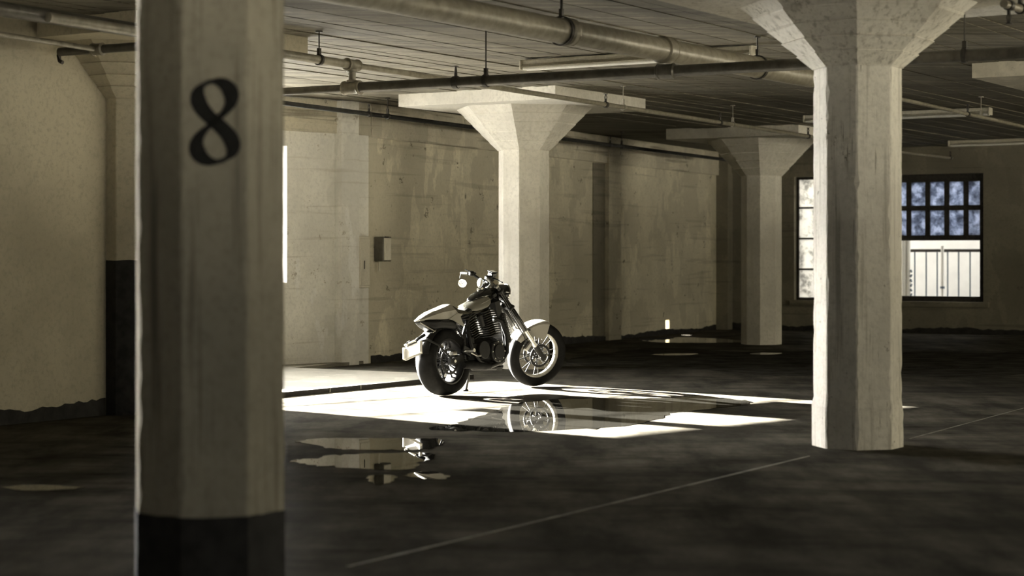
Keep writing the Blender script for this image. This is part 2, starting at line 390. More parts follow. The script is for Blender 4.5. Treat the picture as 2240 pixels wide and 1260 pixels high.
pilaster('trim_5', KP, DB, on_back(1323), on_back(1350), OUT_B, CEIL, .07, M_wall, 'plain pilaster halfway along the back wall')
pilaster('trim_6', KP, DB, on_back(1296), on_back(1322), OUT_B, 2.75, .012, M_wall_dark, 'dark strip beside the back wall pilaster')
pilaster('trim_7', KP, DB, LB_ - .26, LB_, OUT_B, CEIL, .22, M_wall_dark, 'dark block for the shadowed recess where the back wall meets the end wall')  # shade of the corner recess put in as a dark block
# black grime skirting along the wall feet
def skirting(name, o2, d2, u0, u1, out, mat, seed, h=.09, dep=.015):
    rnd = random.Random(seed); n = int((u1 - u0) / .05) + 1; mb = MB(); ins = -v3(out)
    pts = [o2 + d2 * (u0 + (u1 - u0) * i / n) for i in range(n + 1)]
    top = []; cur = h
    for _ in pts: cur = min(h * 1.25, max(h * .6, cur + rnd.uniform(-.14, .14) * h)); top.append(cur)
    poly = [v3(p, -.01) for p in pts] + [v3(p, t) for p, t in zip(reversed(pts), reversed(top))]
    m = len(pts); vs = []; fs = []
    for i, p in enumerate(pts): vs += [v3(p, -.01), v3(p, top[i]), v3(p, -.01) + ins * dep, v3(p, top[i]) + ins * dep]
    for i in range(m - 1):
        a, b = 4 * i, 4 * i + 4
        fs += [(a + 2, b + 2, b + 3, a + 3), (a + 1, a + 3, b + 3, b + 1), (a, a + 1, b + 1, b), (a, b, b + 2, a + 2)]
    fs += [(0, 2, 3, 1), (4 * m - 4, 4 * m - 3, 4 * m - 1, 4 * m - 2)]
    return tag(mb.add(vs, fs).build(name, mat), kind='structure')
skirting('baseboard_back', KP, DB, 0.05, on_back(1323), OUT_B, M_black, 3, .10)['label'] = 'black grimy strip along the foot of the back wall'
skirting('baseboard_corner', KP, DB, on_back(1352), LB_ - .3, OUT_B, M_black, 4, .075)['label'] = 'black grimy strip beyond the back wall pilaster'
skirting('baseboard_right', CORNER, RW, 0, RWL - 3, OUT_R, M_black, 5, .10)['label'] = 'black grimy strip along the foot of the end wall'

# raised platform with dark kerb behind the motorcycle
pa, pb = pix_ground(560, 873).xy, pix_ground(925, 838).xy
pd = (pb - pa).normalized(); pa = pa - pd * 3.0; pb = pb + pd * .9
pn = V((-pd.y, pd.x)); 
tq, uq = Matrix(((EL.x, -pn.x), (EL.y, -pn.y))).inverted() @ (pa - KP)
poly = [pa, pb, pb + pn * 2.45, KP + EL * .1 - OUT_L * .02, pa + pn * max(.2, uq - .05)]
plat = tag(MB().prism([v3(p, -.02) for p in poly], (0, 0, .058)).build('floor_platform', M_plat), 'low raised concrete platform in front of the window wall', kind='structure')
kb = MB(); kb.prism([v3(pa, .0), v3(pb, .0), v3(pb - pn * .025, .0), v3(pa - pn * .025, .0)], (0, 0, .042)); kb.build('kerb', M_kerb_shade, plat)
for px in (655, 856):
    q = pa + pd * ((pix_ground(px, 855).xy - pa).dot(pd))
    MB().box(v3(q - pn * .028, .022), (.012, .012, .046), Matrix.Rotation(math.atan2(pd.y, pd.x), 3, 'Z')).build('kerb_clip', M_steel, plat)
# floor joints
def joint(a, b, wd=.022):
    d = (b - a).normalized(); n = V((-d.y, d.x)) * wd / 2
    mb = MB(); N = 40; vs = []; fs = []
    for i in range(N + 1):
        p = a + (b - a) * i / N; jw = random.uniform(.55, 1.25)
        vs += [v3(p + n * jw, .0022), v3(p - n * jw, .0022), v3(p + n * jw, -.01), v3(p - n * jw, -.01)]
    for i in range(N):
        q = 4 * i; fs += [(q, q + 1, q + 5, q + 4), (q, q + 4, q + 6, q + 2), (q + 1, q + 3, q + 7, q + 5)]
    mb.add(vs, fs).build('floor_joint', M_joint, floor)
joint(pix_ground(760, 1240).xy, pix_ground(1770, 998).xy)
joint(pix_ground(1990, 960).xy, pix_ground(2239, 893).xy, .012)

# ------------------------------------------------------------------ puddles
def puddle(pixels, label, seed, z=.0035, mat=None):
    rnd = random.Random(seed)
    pts = [pix_ground(x, y).xy for x, y in pixels]
    c = sum(pts, V((0, 0))) / len(pts); ring = []
    n = len(pts)
    for i in range(n):                                      # Catmull-Rom through the outline, with ragged edge
        p0, p1, p2, p3 = pts[i - 1], pts[i], pts[(i + 1) % n], pts[(i + 2) % n]
        for s in range(6):
            t = s / 6
            q = .5 * ((2 * p1) + (-p0 + p2) * t + (2 * p0 - 5 * p1 + 4 * p2 - p3) * t * t + (-p0 + 3 * p1 - 3 * p2 + p3) * t ** 3)
            ring.append(q + (q - c) * rnd.uniform(-.02, .02) + V((rnd.gauss(0, .012), rnd.gauss(0, .035) * min(1, (max(p_.y for p_ in pts) - min(p_.y for p_ in pts)) / 1.2))))
    import bmesh
    mb = MB(); m = len(ring)
    mb.loft([[v3(p, -.001 if z < .0039 else z - .0018) for p in ring], [v3(p, z) for p in ring]])
    o = mb.build('puddle' if mat is None else 'damp_patch', mat or M_water); return tag(o, label, 'puddle' if mat is None else 'damp patch', 'water on the hall floor')
puddle([(945, 938), (1000, 925), (1060, 908), (1120, 886), (1180, 878), (1250, 874), (1340, 872), (1440, 872), (1530, 868), (1600, 873), (1640, 882), (1570, 893), (1470, 905), (1430, 921), (1350, 934), (1240, 940), (1090, 944)],
       'large mirror-like puddle just in front of the motorcycle', 11)
puddle([(652, 966), (720, 959), (850, 960), (955, 960), (968, 972), (930, 983), (840, 985), (740, 983), (690, 974)], 'narrow puddle beside the numbered column reflecting the pale pilaster', 12)
puddle([(636, 1010), (690, 1003), (745, 995), (850, 993), (935, 992), (950, 1003), (915, 1014), (905, 1027), (840, 1029), (750, 1024), (690, 1018)], 'leaf-shaped puddle lower right of the numbered column, nearest of the pair', 13)
puddle([(802, 1047), (830, 1040), (868, 1043), (850, 1058), (825, 1060)], 'tiny puddle below the leaf-shaped puddle', 14)
puddle([(885, 1040), (940, 1031), (985, 1042), (960, 1050), (915, 1046)], 'small shallow puddle right of the tiny one', 15)
puddle([(8, 1068), (60, 1062), (120, 1063), (182, 1067), (120, 1073), (50, 1074)], 'slim puddle left of the numbered column', 16)
puddle([(1235, 790), (1330, 772), (1420, 762), (1520, 764), (1610, 770), (1760, 768), (1900, 770), (1880, 800), (1760, 822), (1640, 818), (1500, 806), (1360, 805)], 'wide damp black patch across the far floor behind the right column', 17, .002, M_damp)
puddle([(1960, 775), (2050, 768), (2160, 772), (2300, 768), (2320, 806), (2200, 822), (2050, 824), (1965, 812)], 'damp black patch right of the right column', 18, .002, M_damp)
puddle([(1425, 776), (1460, 774), (1520, 774), (1515, 777), (1460, 778)], 'thin bright streak of water on the far damp patch', 27, .004)
puddle([(1640, 774), (1675, 772), (1712, 773), (1690, 776), (1655, 776)], 'short streak of water in front of the distant column', 28, .004)
puddle([(1985, 803), (2040, 801), (2100, 803), (2060, 807), (2010, 806)], 'short streak of water right of the right column', 29, .004)
puddle([(1400, 742), (1500, 738), (1600, 743), (1640, 749), (1540, 750), (1440, 749)], 'thin wet patch under the hole in the back wall', 19)

# ------------------------------------------------------------------ octagonal columns
G_, M_ = .2165, .245                                        # side lengths: grid-facing and diagonal facets
HALF = (G_ + M_ * math.sqrt(2)) / 2
def octa(scale=1.0, grow=0.0):
    """ring in local axes: x along AX, y along BX"""
    h = HALF; g = G_ / 2
    base = [(h, -g), (h, g), (g, h), (-g, h), (-h, g), (-h, -g), (-g, -h), (g, -h)]
    return [((x * scale) + math.copysign(grow, x), (y * scale) + math.copysign(grow, y)) for x, y in base]
ROT_G = math.atan2(AX.y, AX.x)
def column(p, label, mat, cap0=2.56, rough=.004, seed=1, paint=None, collar=None, panel=1.05, segs=46):
    rnd = random.Random(seed)
    root = empty('concrete_column', v3(p), ROT_G); tag(root, label, 'column', 'octagonal concrete columns with flared capitals')
    # shaft: every corner is split in two so chipped arrises get real facets
    rings = []
    for i in range(segs + 1):
        z = cap0 * i / segs; ring = []; o = octa(); n = 8
        ex = collar[1] if collar and z < collar[0] else 0.0
        for k_ in range(n):
            a, b, c = V(o[k_ - 1]), V(o[k_]), V(o[(k_ + 1) % n])
            chip = abs(rnd.gauss(0, rough)) + (rough * 4 * rnd.random() if rnd.random() < .10 else 0) + .003
            for q in (b + (a - b).normalized() * chip, b + (c - b).normalized() * chip):
                q = q * (1 + ex / HALF); ring.append(V((q.x, q.y, z - .01 * (i == 0))))
        rings.append(ring)
    MB().loft(rings, True, True).build('shaft', mat, root)
    # capital: five board-marked courses, each proud of the next by a seam
    rings = []; zt = 3.045; N = 5; s1 = 2.68
    for i in range(N):
        f0, f1 = i / N, (i + 1) / N
        za, zb = cap0 + (zt - cap0) * f0, cap0 + (zt - cap0) * f1
        sa, sb = 1 + (s1 - 1) * f0, 1 + (s1 - 1) * f1; jg = rnd.uniform(-.004, .004)
        for z, s, g in ((za + .001, sa, jg - .008), (za + .005, sa, jg + .006), (zb - .010, sb, jg), (zb - .003, sb, jg - .010)):
            rings.append([V((x, y, z)) for x, y in octa(s, g)])
    MB().loft(rings).build('capital', mat, root)
    if panel:
        MB().box((0, 0, (zt + CEIL) / 2 + .001), (2 * panel, 2 * panel, CEIL - zt + .03)).build('drop_panel', mat, root)
    if paint:
        z1, jag = paint; rings = []; 
        for i, z in enumerate((.0, z1 * .5, z1)):
            ring = []
            o = octa(1 + .004 / HALF)
            for k_ in range(8):
                a, b = V(o[k_]), V(o[(k_ + 1) % 8])
                for s in range(6):
                    q = a.lerp(b, s / 6); ring.append(V((q.x, q.y, z + (rnd.uniform(-jag, jag) if i == 2 else 0))))
            rings.append(ring)
        MB().loft(rings, True, True).build('painted_base', M_black, root)
    return root
PR, PC, PL, PLB, PF = V((2.376, 13.05)), C0, V((-1.172, 7.35)), V((-3.19, 15.85)), V((3.72, 28.3))
PG = V((5.90, 18.7))
column(PR, 'weathered octagonal column at right, chipped, standing in front of the windows', M_col, 2.59, .0045, 21, collar=(.29, .010))
column(PC, 'smooth bright octagonal column directly behind the motorcycle', M_col_plain, 2.54, .0015, 22)
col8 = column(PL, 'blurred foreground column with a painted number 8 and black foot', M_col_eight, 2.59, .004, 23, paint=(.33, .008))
column(PLB, 'octagonal column at the end of the plastered partition with tall black painted foot', M_part, 2.60, .002, 24, paint=(1.27, .006))
column(PF, 'small distant octagonal column left of the end wall windows', M_col_plain, 2.50, .0015, 25)
column(PG, 'column at the far right edge whose drop panel alone is in frame', M_beam, 2.55, .0015, 26)

def numeral_eight(root):
    # broad-nib figure eight painted on the diagonal facet that faces the camera
    nrm = V((-1, -1, 0)).normalized()                       # local: between -AX and -BX
    side = V((1, -1, 0)).normalized()                       # to the right as seen from the camera
    cen = nrm * (HALF * math.sqrt(2) * .5 + G_ / 2 * math.sqrt(2) * .5)
    zc = EYE + (HY - 271) / FPX * 7.2
    W, a, b = .060, .066, .150; nib = V((math.cos(R(22)), math.sin(R(22))))
    N = 120; L_, R_ = [], []
    for i in range(N):
        t = 2 * math.pi * i / N
        x = a * math.sin(2 * t) * (1.0); z = b * (math.cos(t) + .07 * math.cos(3 * t)) / 1.07
        if True:
            k_ = .94 if z > 0 else 1.02; x *= k_
        dx, dz = 2 * a * math.cos(2 * t), -b * (math.sin(t) + .21 * math.sin(3 * t)) / 1.07; tl = math.hypot(dx, dz); tx, tz = dx / tl, dz / tl
        w_ = max(.016, W * abs(nib.x * tz - nib.y * tx)) / 2
        L_.append((x - tz * w_, z + tx * w_)); R_.append((x + tz * w_, z - tx * w_))
    mb = MB(); vs = []; fs = []
    for i in range(N):
        for q in (L_[i], R_[i]):
            for off in (.0005, .0022): vs.append(cen + side * q[0] + V((0, 0, zc + q[1])) + nrm * off)
    for i in range(N):
        p, q = 4 * i, 4 * ((i + 1) % N)
        fs += [(p + 1, p + 3, q + 3, q + 1), (p, p + 1, q + 1, q), (p + 3, p + 2, q + 2, q + 3)]
    o = mb.add(vs, fs).build('painted_number', M_number, root); o['label'] = 'black painted numeral 8'
numeral_eight(col8)

# plastered partition running towards the camera from the left column
pw0 = PLB - AX * .12 + BX * -.02; pwl = 3.2
o = MB().prism([v3(pw0 + BX * .02, -.02), v3(pw0 + BX * .02 - AX * pwl, -.02), v3(pw0 + BX * .02 - AX * pwl, CEIL), v3(pw0 + BX * .02, CEIL)], v3(BX) * .2).build('wall_partition', M_part); tag(o, 'plain plastered partition wall at left', kind='structure')
bb = skirting('baseboard_partition', pw0 + BX * .02, -AX, .18, pwl, BX, M_black, 9, .145, .012); bb['label'] = 'black painted skirting along the partition foot'

# ------------------------------------------------------------------ windows
def steel_window(name, o2, d2, op, out, cols, rows, mat_fn, label, depth=.14, bar=.022, frame=.045, skip=(), thick=(), sash_mid=None):
    u0, u1, z0, z1 = op
    root = empty(name, v3(o2 + d2 * (u0 + u1) / 2, z0), math.atan2(d2.y, d2.x)); tag(root, label, kind='structure')
    w_ = u1 - u0; sgn = 1 if (V((-d2.y, d2.x)).dot(out) > 0) else -1; y = sgn * depth
    us = [c * w_ - w_ / 2 for c in cols]; zs = [r * (z1 - z0) for r in rows]
    fr = MB()
    for x in (-w_ / 2 + frame / 2, w_ / 2 - frame / 2): fr.box((x, y, (z1 - z0) / 2), (frame, .06, z1 - z0))
    for z in (frame / 2, z1 - z0 - frame / 2): fr.box((0, y, z), (w_, .06, frame))
    fr.build('window_frame', M_frame, root)
    for x in us[1:-1]:
        MB().box((x, y, (z1 - z0) / 2), (bar if x not in thick else .3, .04, z1 - z0)).build('mullion', M_frame, root)
    for z in zs[1:-1]:
        MB().box((0, y, z), (w_, .036, bar)).build('glazing_bar', M_frame, root)
    for i in range(len(us) - 1):
        for j in range(len(zs) - 1):
            m = mat_fn(i, j)
            if m is None: continue
            cx_, cz = (us[i] + us[i + 1]) / 2, (zs[j] + zs[j + 1]) / 2; hx, hz = (us[i + 1] - us[i]) / 2, (zs[j + 1] - zs[j]) / 2
            t = .003 if m is not M_sun_mask else .009
            p = MB().box((0, 0, 0), (2 * hx - .004, 2 * t, 2 * hz - .004)).build('pane' if m is not M_sun_mask else 'sun_mask_panel', m, root); p.location = (cx_, y, cz)
            uvl = p.data.uv_layers.new(name='UVMap')
            for lp in p.data.loops:
                co = p.data.vertices[lp.vertex_index].co; uvl.data[lp.index].uv = (co.x / (2 * hx) + .5, co.z / (2 * hz) + .5)
    return root, us, zs, y
wt = WIN_T1 - WIN_T0
lc = [(t - WIN_T0) / wt for t in (1.27, 1.66, 2.14, 2.62, 3.10, 3.55, 4.00, 4.28, 4.80, 5.32)]
steel_window('window_1', KP, EL, (WIN_T0, WIN_T1, WIN_Z0, WIN_Z1), OUT_L, lc, [0, .25, .5, .75, 1],
             lambda i, j: M_sun_mask if (i in (1, 2, 3) and j == 3) or (i == 6 and j >= 2) else M_pane_clear, 'sunlit steel window glimpsed past the numbered column')  # opaque panels are unseen, added to cut the sun into floor strips
steel_window('window_2', CORNER, RW, W1, OUT_R, [0, 1 / 3, 2 / 3, 1], [0, .25, .5, .75, 1], lambda i, j: M_pane_white, 'steel window with pale panes left of the right column', bar=.03)
root2, us2, zs2, y2 = steel_window('window_3', CORNER, RW, W2, OUT_R, [0, .2, .4, .6, .8, 1], [0, .5, .735, 1], lambda i, j: M_pane_blue if j else None, 'steel window with grimy blue panes above an open lower half', bar=.085, frame=.09)
# the open lower half has no mullions: rebuild them only across the upper sash
for ch in list(root2.children):
    if ch.name.split('.')[0] == 'mullion':
        me = ch.data
        for v in me.vertices:
            if v.co.z < .3: v.co.z = zs2[1]
hr = W2[3] - W2[2]
MB().box((0, y2, zs2[1]), (W2[1] - W2[0], .07, .09)).build('sash_rail', M_frame, root2)
MB().box((0, y2, hr - .06), (W2[1] - W2[0], .07, .14)).build('sash_head', M_frame, root2)
for i, (op, nm) in enumerate(((W1, 'trim_8'), (W2, 'trim_9'))):
    a, b = CORNER + RW * (op[0] - .06), CORNER + RW * (op[1] + .10)
    tag(MB().prism([v3(a, op[2] - .09), v3(b, op[2] - .09), v3(b, op[2]), v3(a, op[2])], -v3(OUT_R) * .06).build(nm, M_wall_dark), ('concrete sill under the pale window', 'concrete sill under the half-open window')[i], kind='structure')

# ------------------------------------------------------------------ outside the end wall: walkway, railing, rendered wall
def out_pt(px, dist, z):                                   # on a line parallel to the end wall, dist outdoors
    o2 = CORNER + OUT_R * dist; k_ = (px - CX) / FPX
    u = (k_ * o2.y - o2.x) / (RW.x - k_ * RW.y); return v3(o2 + RW * u, z)
wk0 = CORNER + OUT_R * .28
o = MB().prism([v3(wk0 - RW * 2, -.28), v3(wk0 + RW * 18, -.28), v3(wk0 + RW * 18 + OUT_R * 4.2, -.28), v3(wk0 - RW * 2 + OUT_R * 4.2, -.28)], (0, 0, .30)).build('floor_walkway', M_ground); tag(o, 'outdoor walkway beyond the end wall', kind='structure')
oo = CORNER + OUT_R * 4.2
ow = tag(MB().prism([v3(oo - RW * 30, -.3), v3(oo + RW * 18, -.3), v3(oo + RW * 18, 9), v3(oo - RW * 30, 9)], v3(OUT_R) * .2).build('wall_outside', M_out), 'pale rendered wall seen through the open window', kind='structure')
for i in range(9):                                         # cladding boards
    z = .15 + i * .26
    a, b = oo + RW * 4.0, oo + RW * 9.5
    MB().prism([v3(a, z), v3(b, z), v3(b, z + .25), v3(a, z + .25)], -v3(OUT_R) * (.02 + .004 * (i % 2))).build('cladding_board', M_out, ow)
RD = 1.6
rail = empty('railing', out_pt(2070, RD, 0.02)); tag(rail, 'blue-grey metal railing seen through the open window', 'railing')
rl = lambda p: V(p) - rail.location
za = EYE - (548 - HY) * out_pt(2070, RD, 0).y / FPX
MB().tube([rl(out_pt(1935, RD, za)), rl(out_pt(2200, RD, za))], .028, 8).build('top_rail', M_iron, rail)
MB().tube([rl(out_pt(1935, RD, .12)), rl(out_pt(2200, RD, .12))], .018, 8).build('bottom_rail', M_railp, rail)
for px in (1953, 1977, 2001, 2026, 2050, 2073, 2097, 2122, 2146, 2170):
    MB().tube([rl(out_pt(px, RD, .02)), rl(out_pt(px, RD, za))], .013, 6).build('baluster', M_railp, rail)
def white_post(px, r, ztop, dist, label):
    p = out_pt(px, dist, .02); t = empty('post', p); tag(t, label, 'post')
    MB().tube([(0, 0, 0), (0, 0, ztop * .52)], r * .8, 10).build('lower_tube', M_white, t)
    MB().tube([(0, 0, ztop * .5), (0, 0, ztop)], r, 10).build('upper_tube', M_white, t)
    MB().disc((0, 0, ztop * .5), (0, 0, 1), r * 1.5, .04, 14).build('collar', M_railp, t); return t
white_post(2061.5, .027, za + .06, RD - .12, 'thin white post in front of the railing')
gp = empty('gate_post', out_pt(1983, RD - .35, .02)); tag(gp, 'thick white gate post at the left of the open window', 'post')
zt = EYE + (HY - 527) * gp.location.y / FPX
for dx, r in ((-.05, .05), (.035, .035)):
    MB().tube([V((RW.x, RW.y, 0)) * dx, V((RW.x, RW.y, 0)) * dx + V((0, 0, zt))], r, 12).build('post_tube', M_white, gp)
for i in range(9):
    MB().disc(V((RW.x, RW.y, 0)) * .085 + V((0, 0, .35 + i * .085)), (RW.x, RW.y, .4 * (-1) ** i), .03, .02, 12).build('chain_link', M_railp, gp)

# ------------------------------------------------------------------ pipes
def hanger(parent, p, zc, rad, mat=M_iron, rod=.006):
    """clevis ring, rod and ceiling flange at a point of a pipe (parent sits at the world origin)"""
    mb = MB(); mb.tube([(p.x, p.y, zc + rad), (p.x, p.y, CEIL - .005)], rod, 6)
    mb.disc((p.x, p.y, CEIL - .006), (0, 0, 1), .035, .012, 14); mb.box((p.x, p.y, zc + rad + .025), (.03, .03, .05))
    return mb
def pipe_thing(name, label, a, b, z, rad, mat, n=20, joined=None):
    """a straight pipe; with joined = a root empty it becomes a part of that pipework and its fittings sub-parts"""
    mid = (a + b) / 2; L = (b - a).length; rz = math.atan2((b - a).y, (b - a).x)
    mb = MB().tube([(-L / 2, 0, 0), (L / 2, 0, 0)], rad, n)
    if joined:
        root = mb.build(name, mat, joined, 40); root.location = v3(mid, z) - joined.location; root.rotation_euler = (0, 0, rz); root['label'] = label
    else:
        root = empty(name, v3(mid, z), rz); tag(root, label, 'pipe'); mb.build('pipe_run', mat, root, 40)
    return root, L, a, (b - a).normalized(), mid
def add_hanger(pt, px, rad, z, mat=M_iron, rod=.006, ring=True):
    root, L, a, d, mid = pt
    k_ = (px - CX) / FPX; t = (k_ * a.y - a.x) / (d.x - k_ * d.y); x = t - L / 2
    mb = MB(); mb.tube([(x, 0, rad), (x, 0, CEIL - z - .004)], rod, 6); mb.disc((x, 0, CEIL - z - .007), (0, 0, 1), .03, .012, 12)
    mb.box((x, 0, rad + .03), (.03, .024, .06))
    if ring: mb.lathe([(rad + .002, -.016), (rad + .010, -.016), (rad + .010, .016), (rad + .002, .016)], (x, 0, 0), (1, 0, 0), 24, True)
    mb.build('hanger', mat, root, 40); return x
def add_coupling(pt, px, rad, width=.10, mat=M_pipe, grow=.012):
    root, L, a, d, mid = pt
    k_ = (px - CX) / FPX; t = (k_ * a.y - a.x) / (d.x - k_ * d.y); x = t - L / 2
    g = rad + grow
    MB().lathe([(rad, -width / 2 - .01), (g + .004, -width / 2), (g + .004, -width / 2 + .014), (g, -width / 2 + .018), (g, width / 2 - .018), (g + .004, width / 2 - .014), (g + .004, width / 2), (rad, width / 2 + .01)], (x, 0, 0), (1, 0, 0), 28).build('coupling', mat, root, 40)
    return x
def add_sprinkler(pt, px, rad, up=True, mat=M_iron):
    root, L, a, d, mid = pt
    k_ = (px - CX) / FPX; t = (k_ * a.y - a.x) / (d.x - k_ * d.y); x = t - L / 2; s = 1 if up else -1
    mb = MB(); mb.disc((x, 0, 0), (1, 0, 0), rad + .008, .05, 16)
    mb.tube([(x, 0, s * rad * .5), (x, 0, s * (rad + .035))], .014, 8)
    for dy in (-.014, .014): mb.tube([(x, dy * .6, s * (rad + .03)), (x, dy, s * (rad + .05)), (x, dy * .4, s * (rad + .085))], .004, 5)
    mb.tube([(x, 0, s * (rad + .03)), (x, 0, s * (rad + .085))], .004, 5)
    mb.disc((x, 0, s * (rad + .088)), (0, 0, 1), .024, .006, 14)
    mb.build('sprinkler_head', mat, root, 40)
# the large overhead main
zP = 2.905
a, b = pix_at(1203, 63, zP).xy, pix_at(1660, 148, zP).xy; d = (b - a).normalized()
P = pipe_thing('water_main', 'thick overhead pipe crossing the ceiling towards the right column', a - d * 4.2, b + d * 1.05, zP, .090, M_pipe, 32)
add_coupling(P, 1455, .090, .13); add_coupling(P, 1243, .090, .07, M_pipe, .008)
add_hanger(P, 1228, .096, zP, rod=.011); add_hanger(P, 1657, .094, zP, rod=.008)
# thin branch running beyond it, seen right of the right column
a, b = pix_at(1850, 190, 2.93).xy, pix_at(2262, 282, 2.93).xy
Vp = pipe_thing('sprinkler_pipe', 'thin sprinkler pipe right of the right column', a, b, 2.93, .021, M_pipe, 12)
add_sprinkler(Vp, 2117, .021); add_hanger(Vp, 2146, .021, 2.93, M_steel, .005, False)
# sprinkler run S
zS = 2.93
a, b = pix_at(700, 131, zS).xy, pix_at(1780, 300, zS).xy; d = (b - a).normalized()
tee = pix_at(753, 143, zS).xy; tee = a + d * ((tee - a).dot(d))
zT = 2.735
SYS = empty('sprinkler_pipework', v3(tee, zT)); tag(SYS, 'sprinkler pipes crossing in front of the bright column, joined by a vertical tee', 'pipe')
S0 = pipe_thing('stout_pipe', 'stout sprinkler pipe entering from behind the numbered column', a - d * 3.2, tee, zS, .036, M_pipe, 18, SYS)
S1 = pipe_thing('slim_pipe', 'long slim sprinkler pipe passing in front of the bright column', tee, b + d * 2.6, zS, .025, M_pipe, 14, SYS)
add_hanger(S0, 698, .036, zS)
for px in (1363, 1603): add_hanger(S1, px, .025, zS, M_steel, .005)
for px in (1325, 1575, 1768): add_sprinkler(S1, px, .025)
# branch T below, at right angles
b2_ = pix_at(1440, 157, zT).xy; dT = (b2_ - tee).normalized()
T = pipe_thing('branch_pipe', 'dark horizontal branch pipe hung below the slim sprinkler pipe', tee, b2_ + dT * 4.2, zT, .044, M_pipe_dark, 18, SYS)
T0 = pipe_thing('branch_pipe', 'short dark branch pipe between the tee and the numbered column', tee - dT * 1.6, tee, zT, .033, M_pipe_dark, 16, SYS)
add_coupling(T, 1457, .044, .14, M_pipe_dark); add_hanger(T, 1063, .044, zT); add_hanger(T, 2110, .044, zT); add_sprinkler(T, 997, .044)
tj = empty('pipe_tee', (0, 0, 0), math.atan2(dT.y, dT.x)); tj.parent = SYS
dS = V((d.x, d.y, 0)); dl = Matrix.Rotation(-math.atan2(dT.y, dT.x), 3, 'Z') @ dS
MB().tube([(0, 0, -.02), (0, 0, zS - zT)], .032, 18).build('riser', M_pipe, tj, 40)
MB().lathe([(.044, -.085), (.060, -.085), (.062, -.07), (.054, -.06), (.054, .06), (.062, .07), (.060, .085), (.044, .085)], (0, 0, 0), (1, 0, 0), 24).build('lower_tee', M_pipe, tj, 40)
MB().lathe([(.036, -.085), (.052, -.085), (.054, -.07), (.046, -.06), (.046, .06), (.054, .07), (.052, .085), (.036, .085)], (0, 0, zS - zT), dl, 24).build('upper_tee', M_pipe, tj, 40)
for z in (.055, zS - zT - .05): MB().disc((0, 0, z), (0, 0, 1), .047, .022, 20).build('collar', M_pipe, tj, 40)
# pipe along the back wall
zW = 2.95
a, b = pix_at(624, 226, zW).xy, pix_at(1390, 324, zW).xy; d = (b - a).normalized()
Wp = pipe_thing('wall_pipe', 'dark pipe running along the back wall under the ceiling', a - d * 1.6, b + d * 3.9, zW, .026, M_black, 14)
for px in (848, 1360): add_hanger(Wp, px, .026, zW)
for px in (807, 1335): add_sprinkler(Wp, px, .026)
# pipes at upper left, in front of the partition column
zL = 2.95
a, b = pix_at(-40, 13, zL).xy, pix_at(300, 66, zL).xy
U0 = pipe_thing('ceiling_pipe', 'thick pipe in the upper left corner beside the numbered column', a - (b - a).normalized() * .3, b + (b - a).normalized() * .4, zL, .052, M_pipe_dark, 18)
a, b = pix_at(-30, 70, 2.90).xy, pix_at(212, 108, 2.90).xy
ELB = empty('ceiling_pipework', v3(b, 2.90)); tag(ELB, 'thin pipe meeting a dark cross pipe above the partition at upper left', 'pipe')
U1 = pipe_thing('thin_pipe', 'thin pipe sloping to an elbow', a, b, 2.90, .020, M_pipe, 12, ELB)
d3 = V((dT.x, dT.y)); e0 = b - d3 * .38; e1 = b + d3 * 1.0
U2 = pipe_thing('cross_pipe', 'dark cross pipe with open end', e0, e1, 2.90, .034, M_pipe_dark, 16, ELB)
add_coupling(U2, 214, .034, .10, M_pipe)
MB().tube([(-.69, 0, .0), (-.70, 0, -.03), (-.69, 0, -.07), (-.66, 0, -.085)], .016, 8).build('hook', M_iron, U2[0], 40)
# far sprinkler stub right of the right column
a, b = pix_at(1930, 328, 2.92).xy, pix_at(2083, 346, 2.92).xy
F1 = pipe_thing('sprinkler_pipe', 'short thin sprinkler pipe high above the half-open window', a, b, 2.92, .018, M_pipe, 10); add_sprinkler(F1, 2079, .018)
# top right corner drop
a, b = pix_at(2196, 8, 2.86).xy, pix_at(2300, 40, 2.86).xy
F2 = pipe_thing('sprinkler_pipe', 'pipe stub with a hanging sprinkler in the top right corner', a, b, 2.86, .026, M_pipe, 14); add_sprinkler(F2, 2207, .026, False)
add_hanger(F2, 2232, .026, 2.86)

# ------------------------------------------------------------------ ceiling light fixtures
def fixture(pa_, pb_, label, wd=.13, h=.07):
    mid = (pa_ + pb_) / 2; dd = (pb_ - pa_); L = dd.length
    root = empty('light_fixture', (mid.x, mid.y, CEIL - .006), math.atan2(dd.y, dd.x)); tag(root, label, 'ceiling light', 'unlit fluorescent fixtures on the ceiling')
    MB().bevbox((0, 0, -h * .35), (L, wd * .6, h * .7), .006).build('housing', M_fix, root)
    MB().prism([(-L / 2, -wd / 2, -h), (-L / 2, wd / 2, -h), (-L / 2, wd * .3, -h * .6), (-L / 2, -wd * .3, -h * .6)], (L, 0, 0)).build('reflector', M_fix, root)
    for y in (-.035, .035): MB().tube([(-L / 2 + .03, y, -h - .016), (L / 2 - .03, y, -h - .016)], .014, 10).build('tube', M_white, root)
    for x in (-L / 2 + .01, L / 2 - .01): MB().bevbox((x, 0, -h * .7), (.02, wd, h * 1.3), .005).build('end_cap', M_fix, root)
    return root
q0 = pix_at(1143, 149, 3.09).xy; fixture(q0, q0 - BX * 2.4, 'unlit fluorescent fixture behind the thick overhead pipe')
q1 = pix_at(2168, 248, 3.09).xy; fixture(q1, q1 + BX * 2.5, 'unlit fluorescent fixture on the ceiling right of the right column')
q2 = pix_at(2076, 318, 3.09).xy; fixture(q2, q2 - BX * 2.4, 'most distant fluorescent fixture, near the end wall')

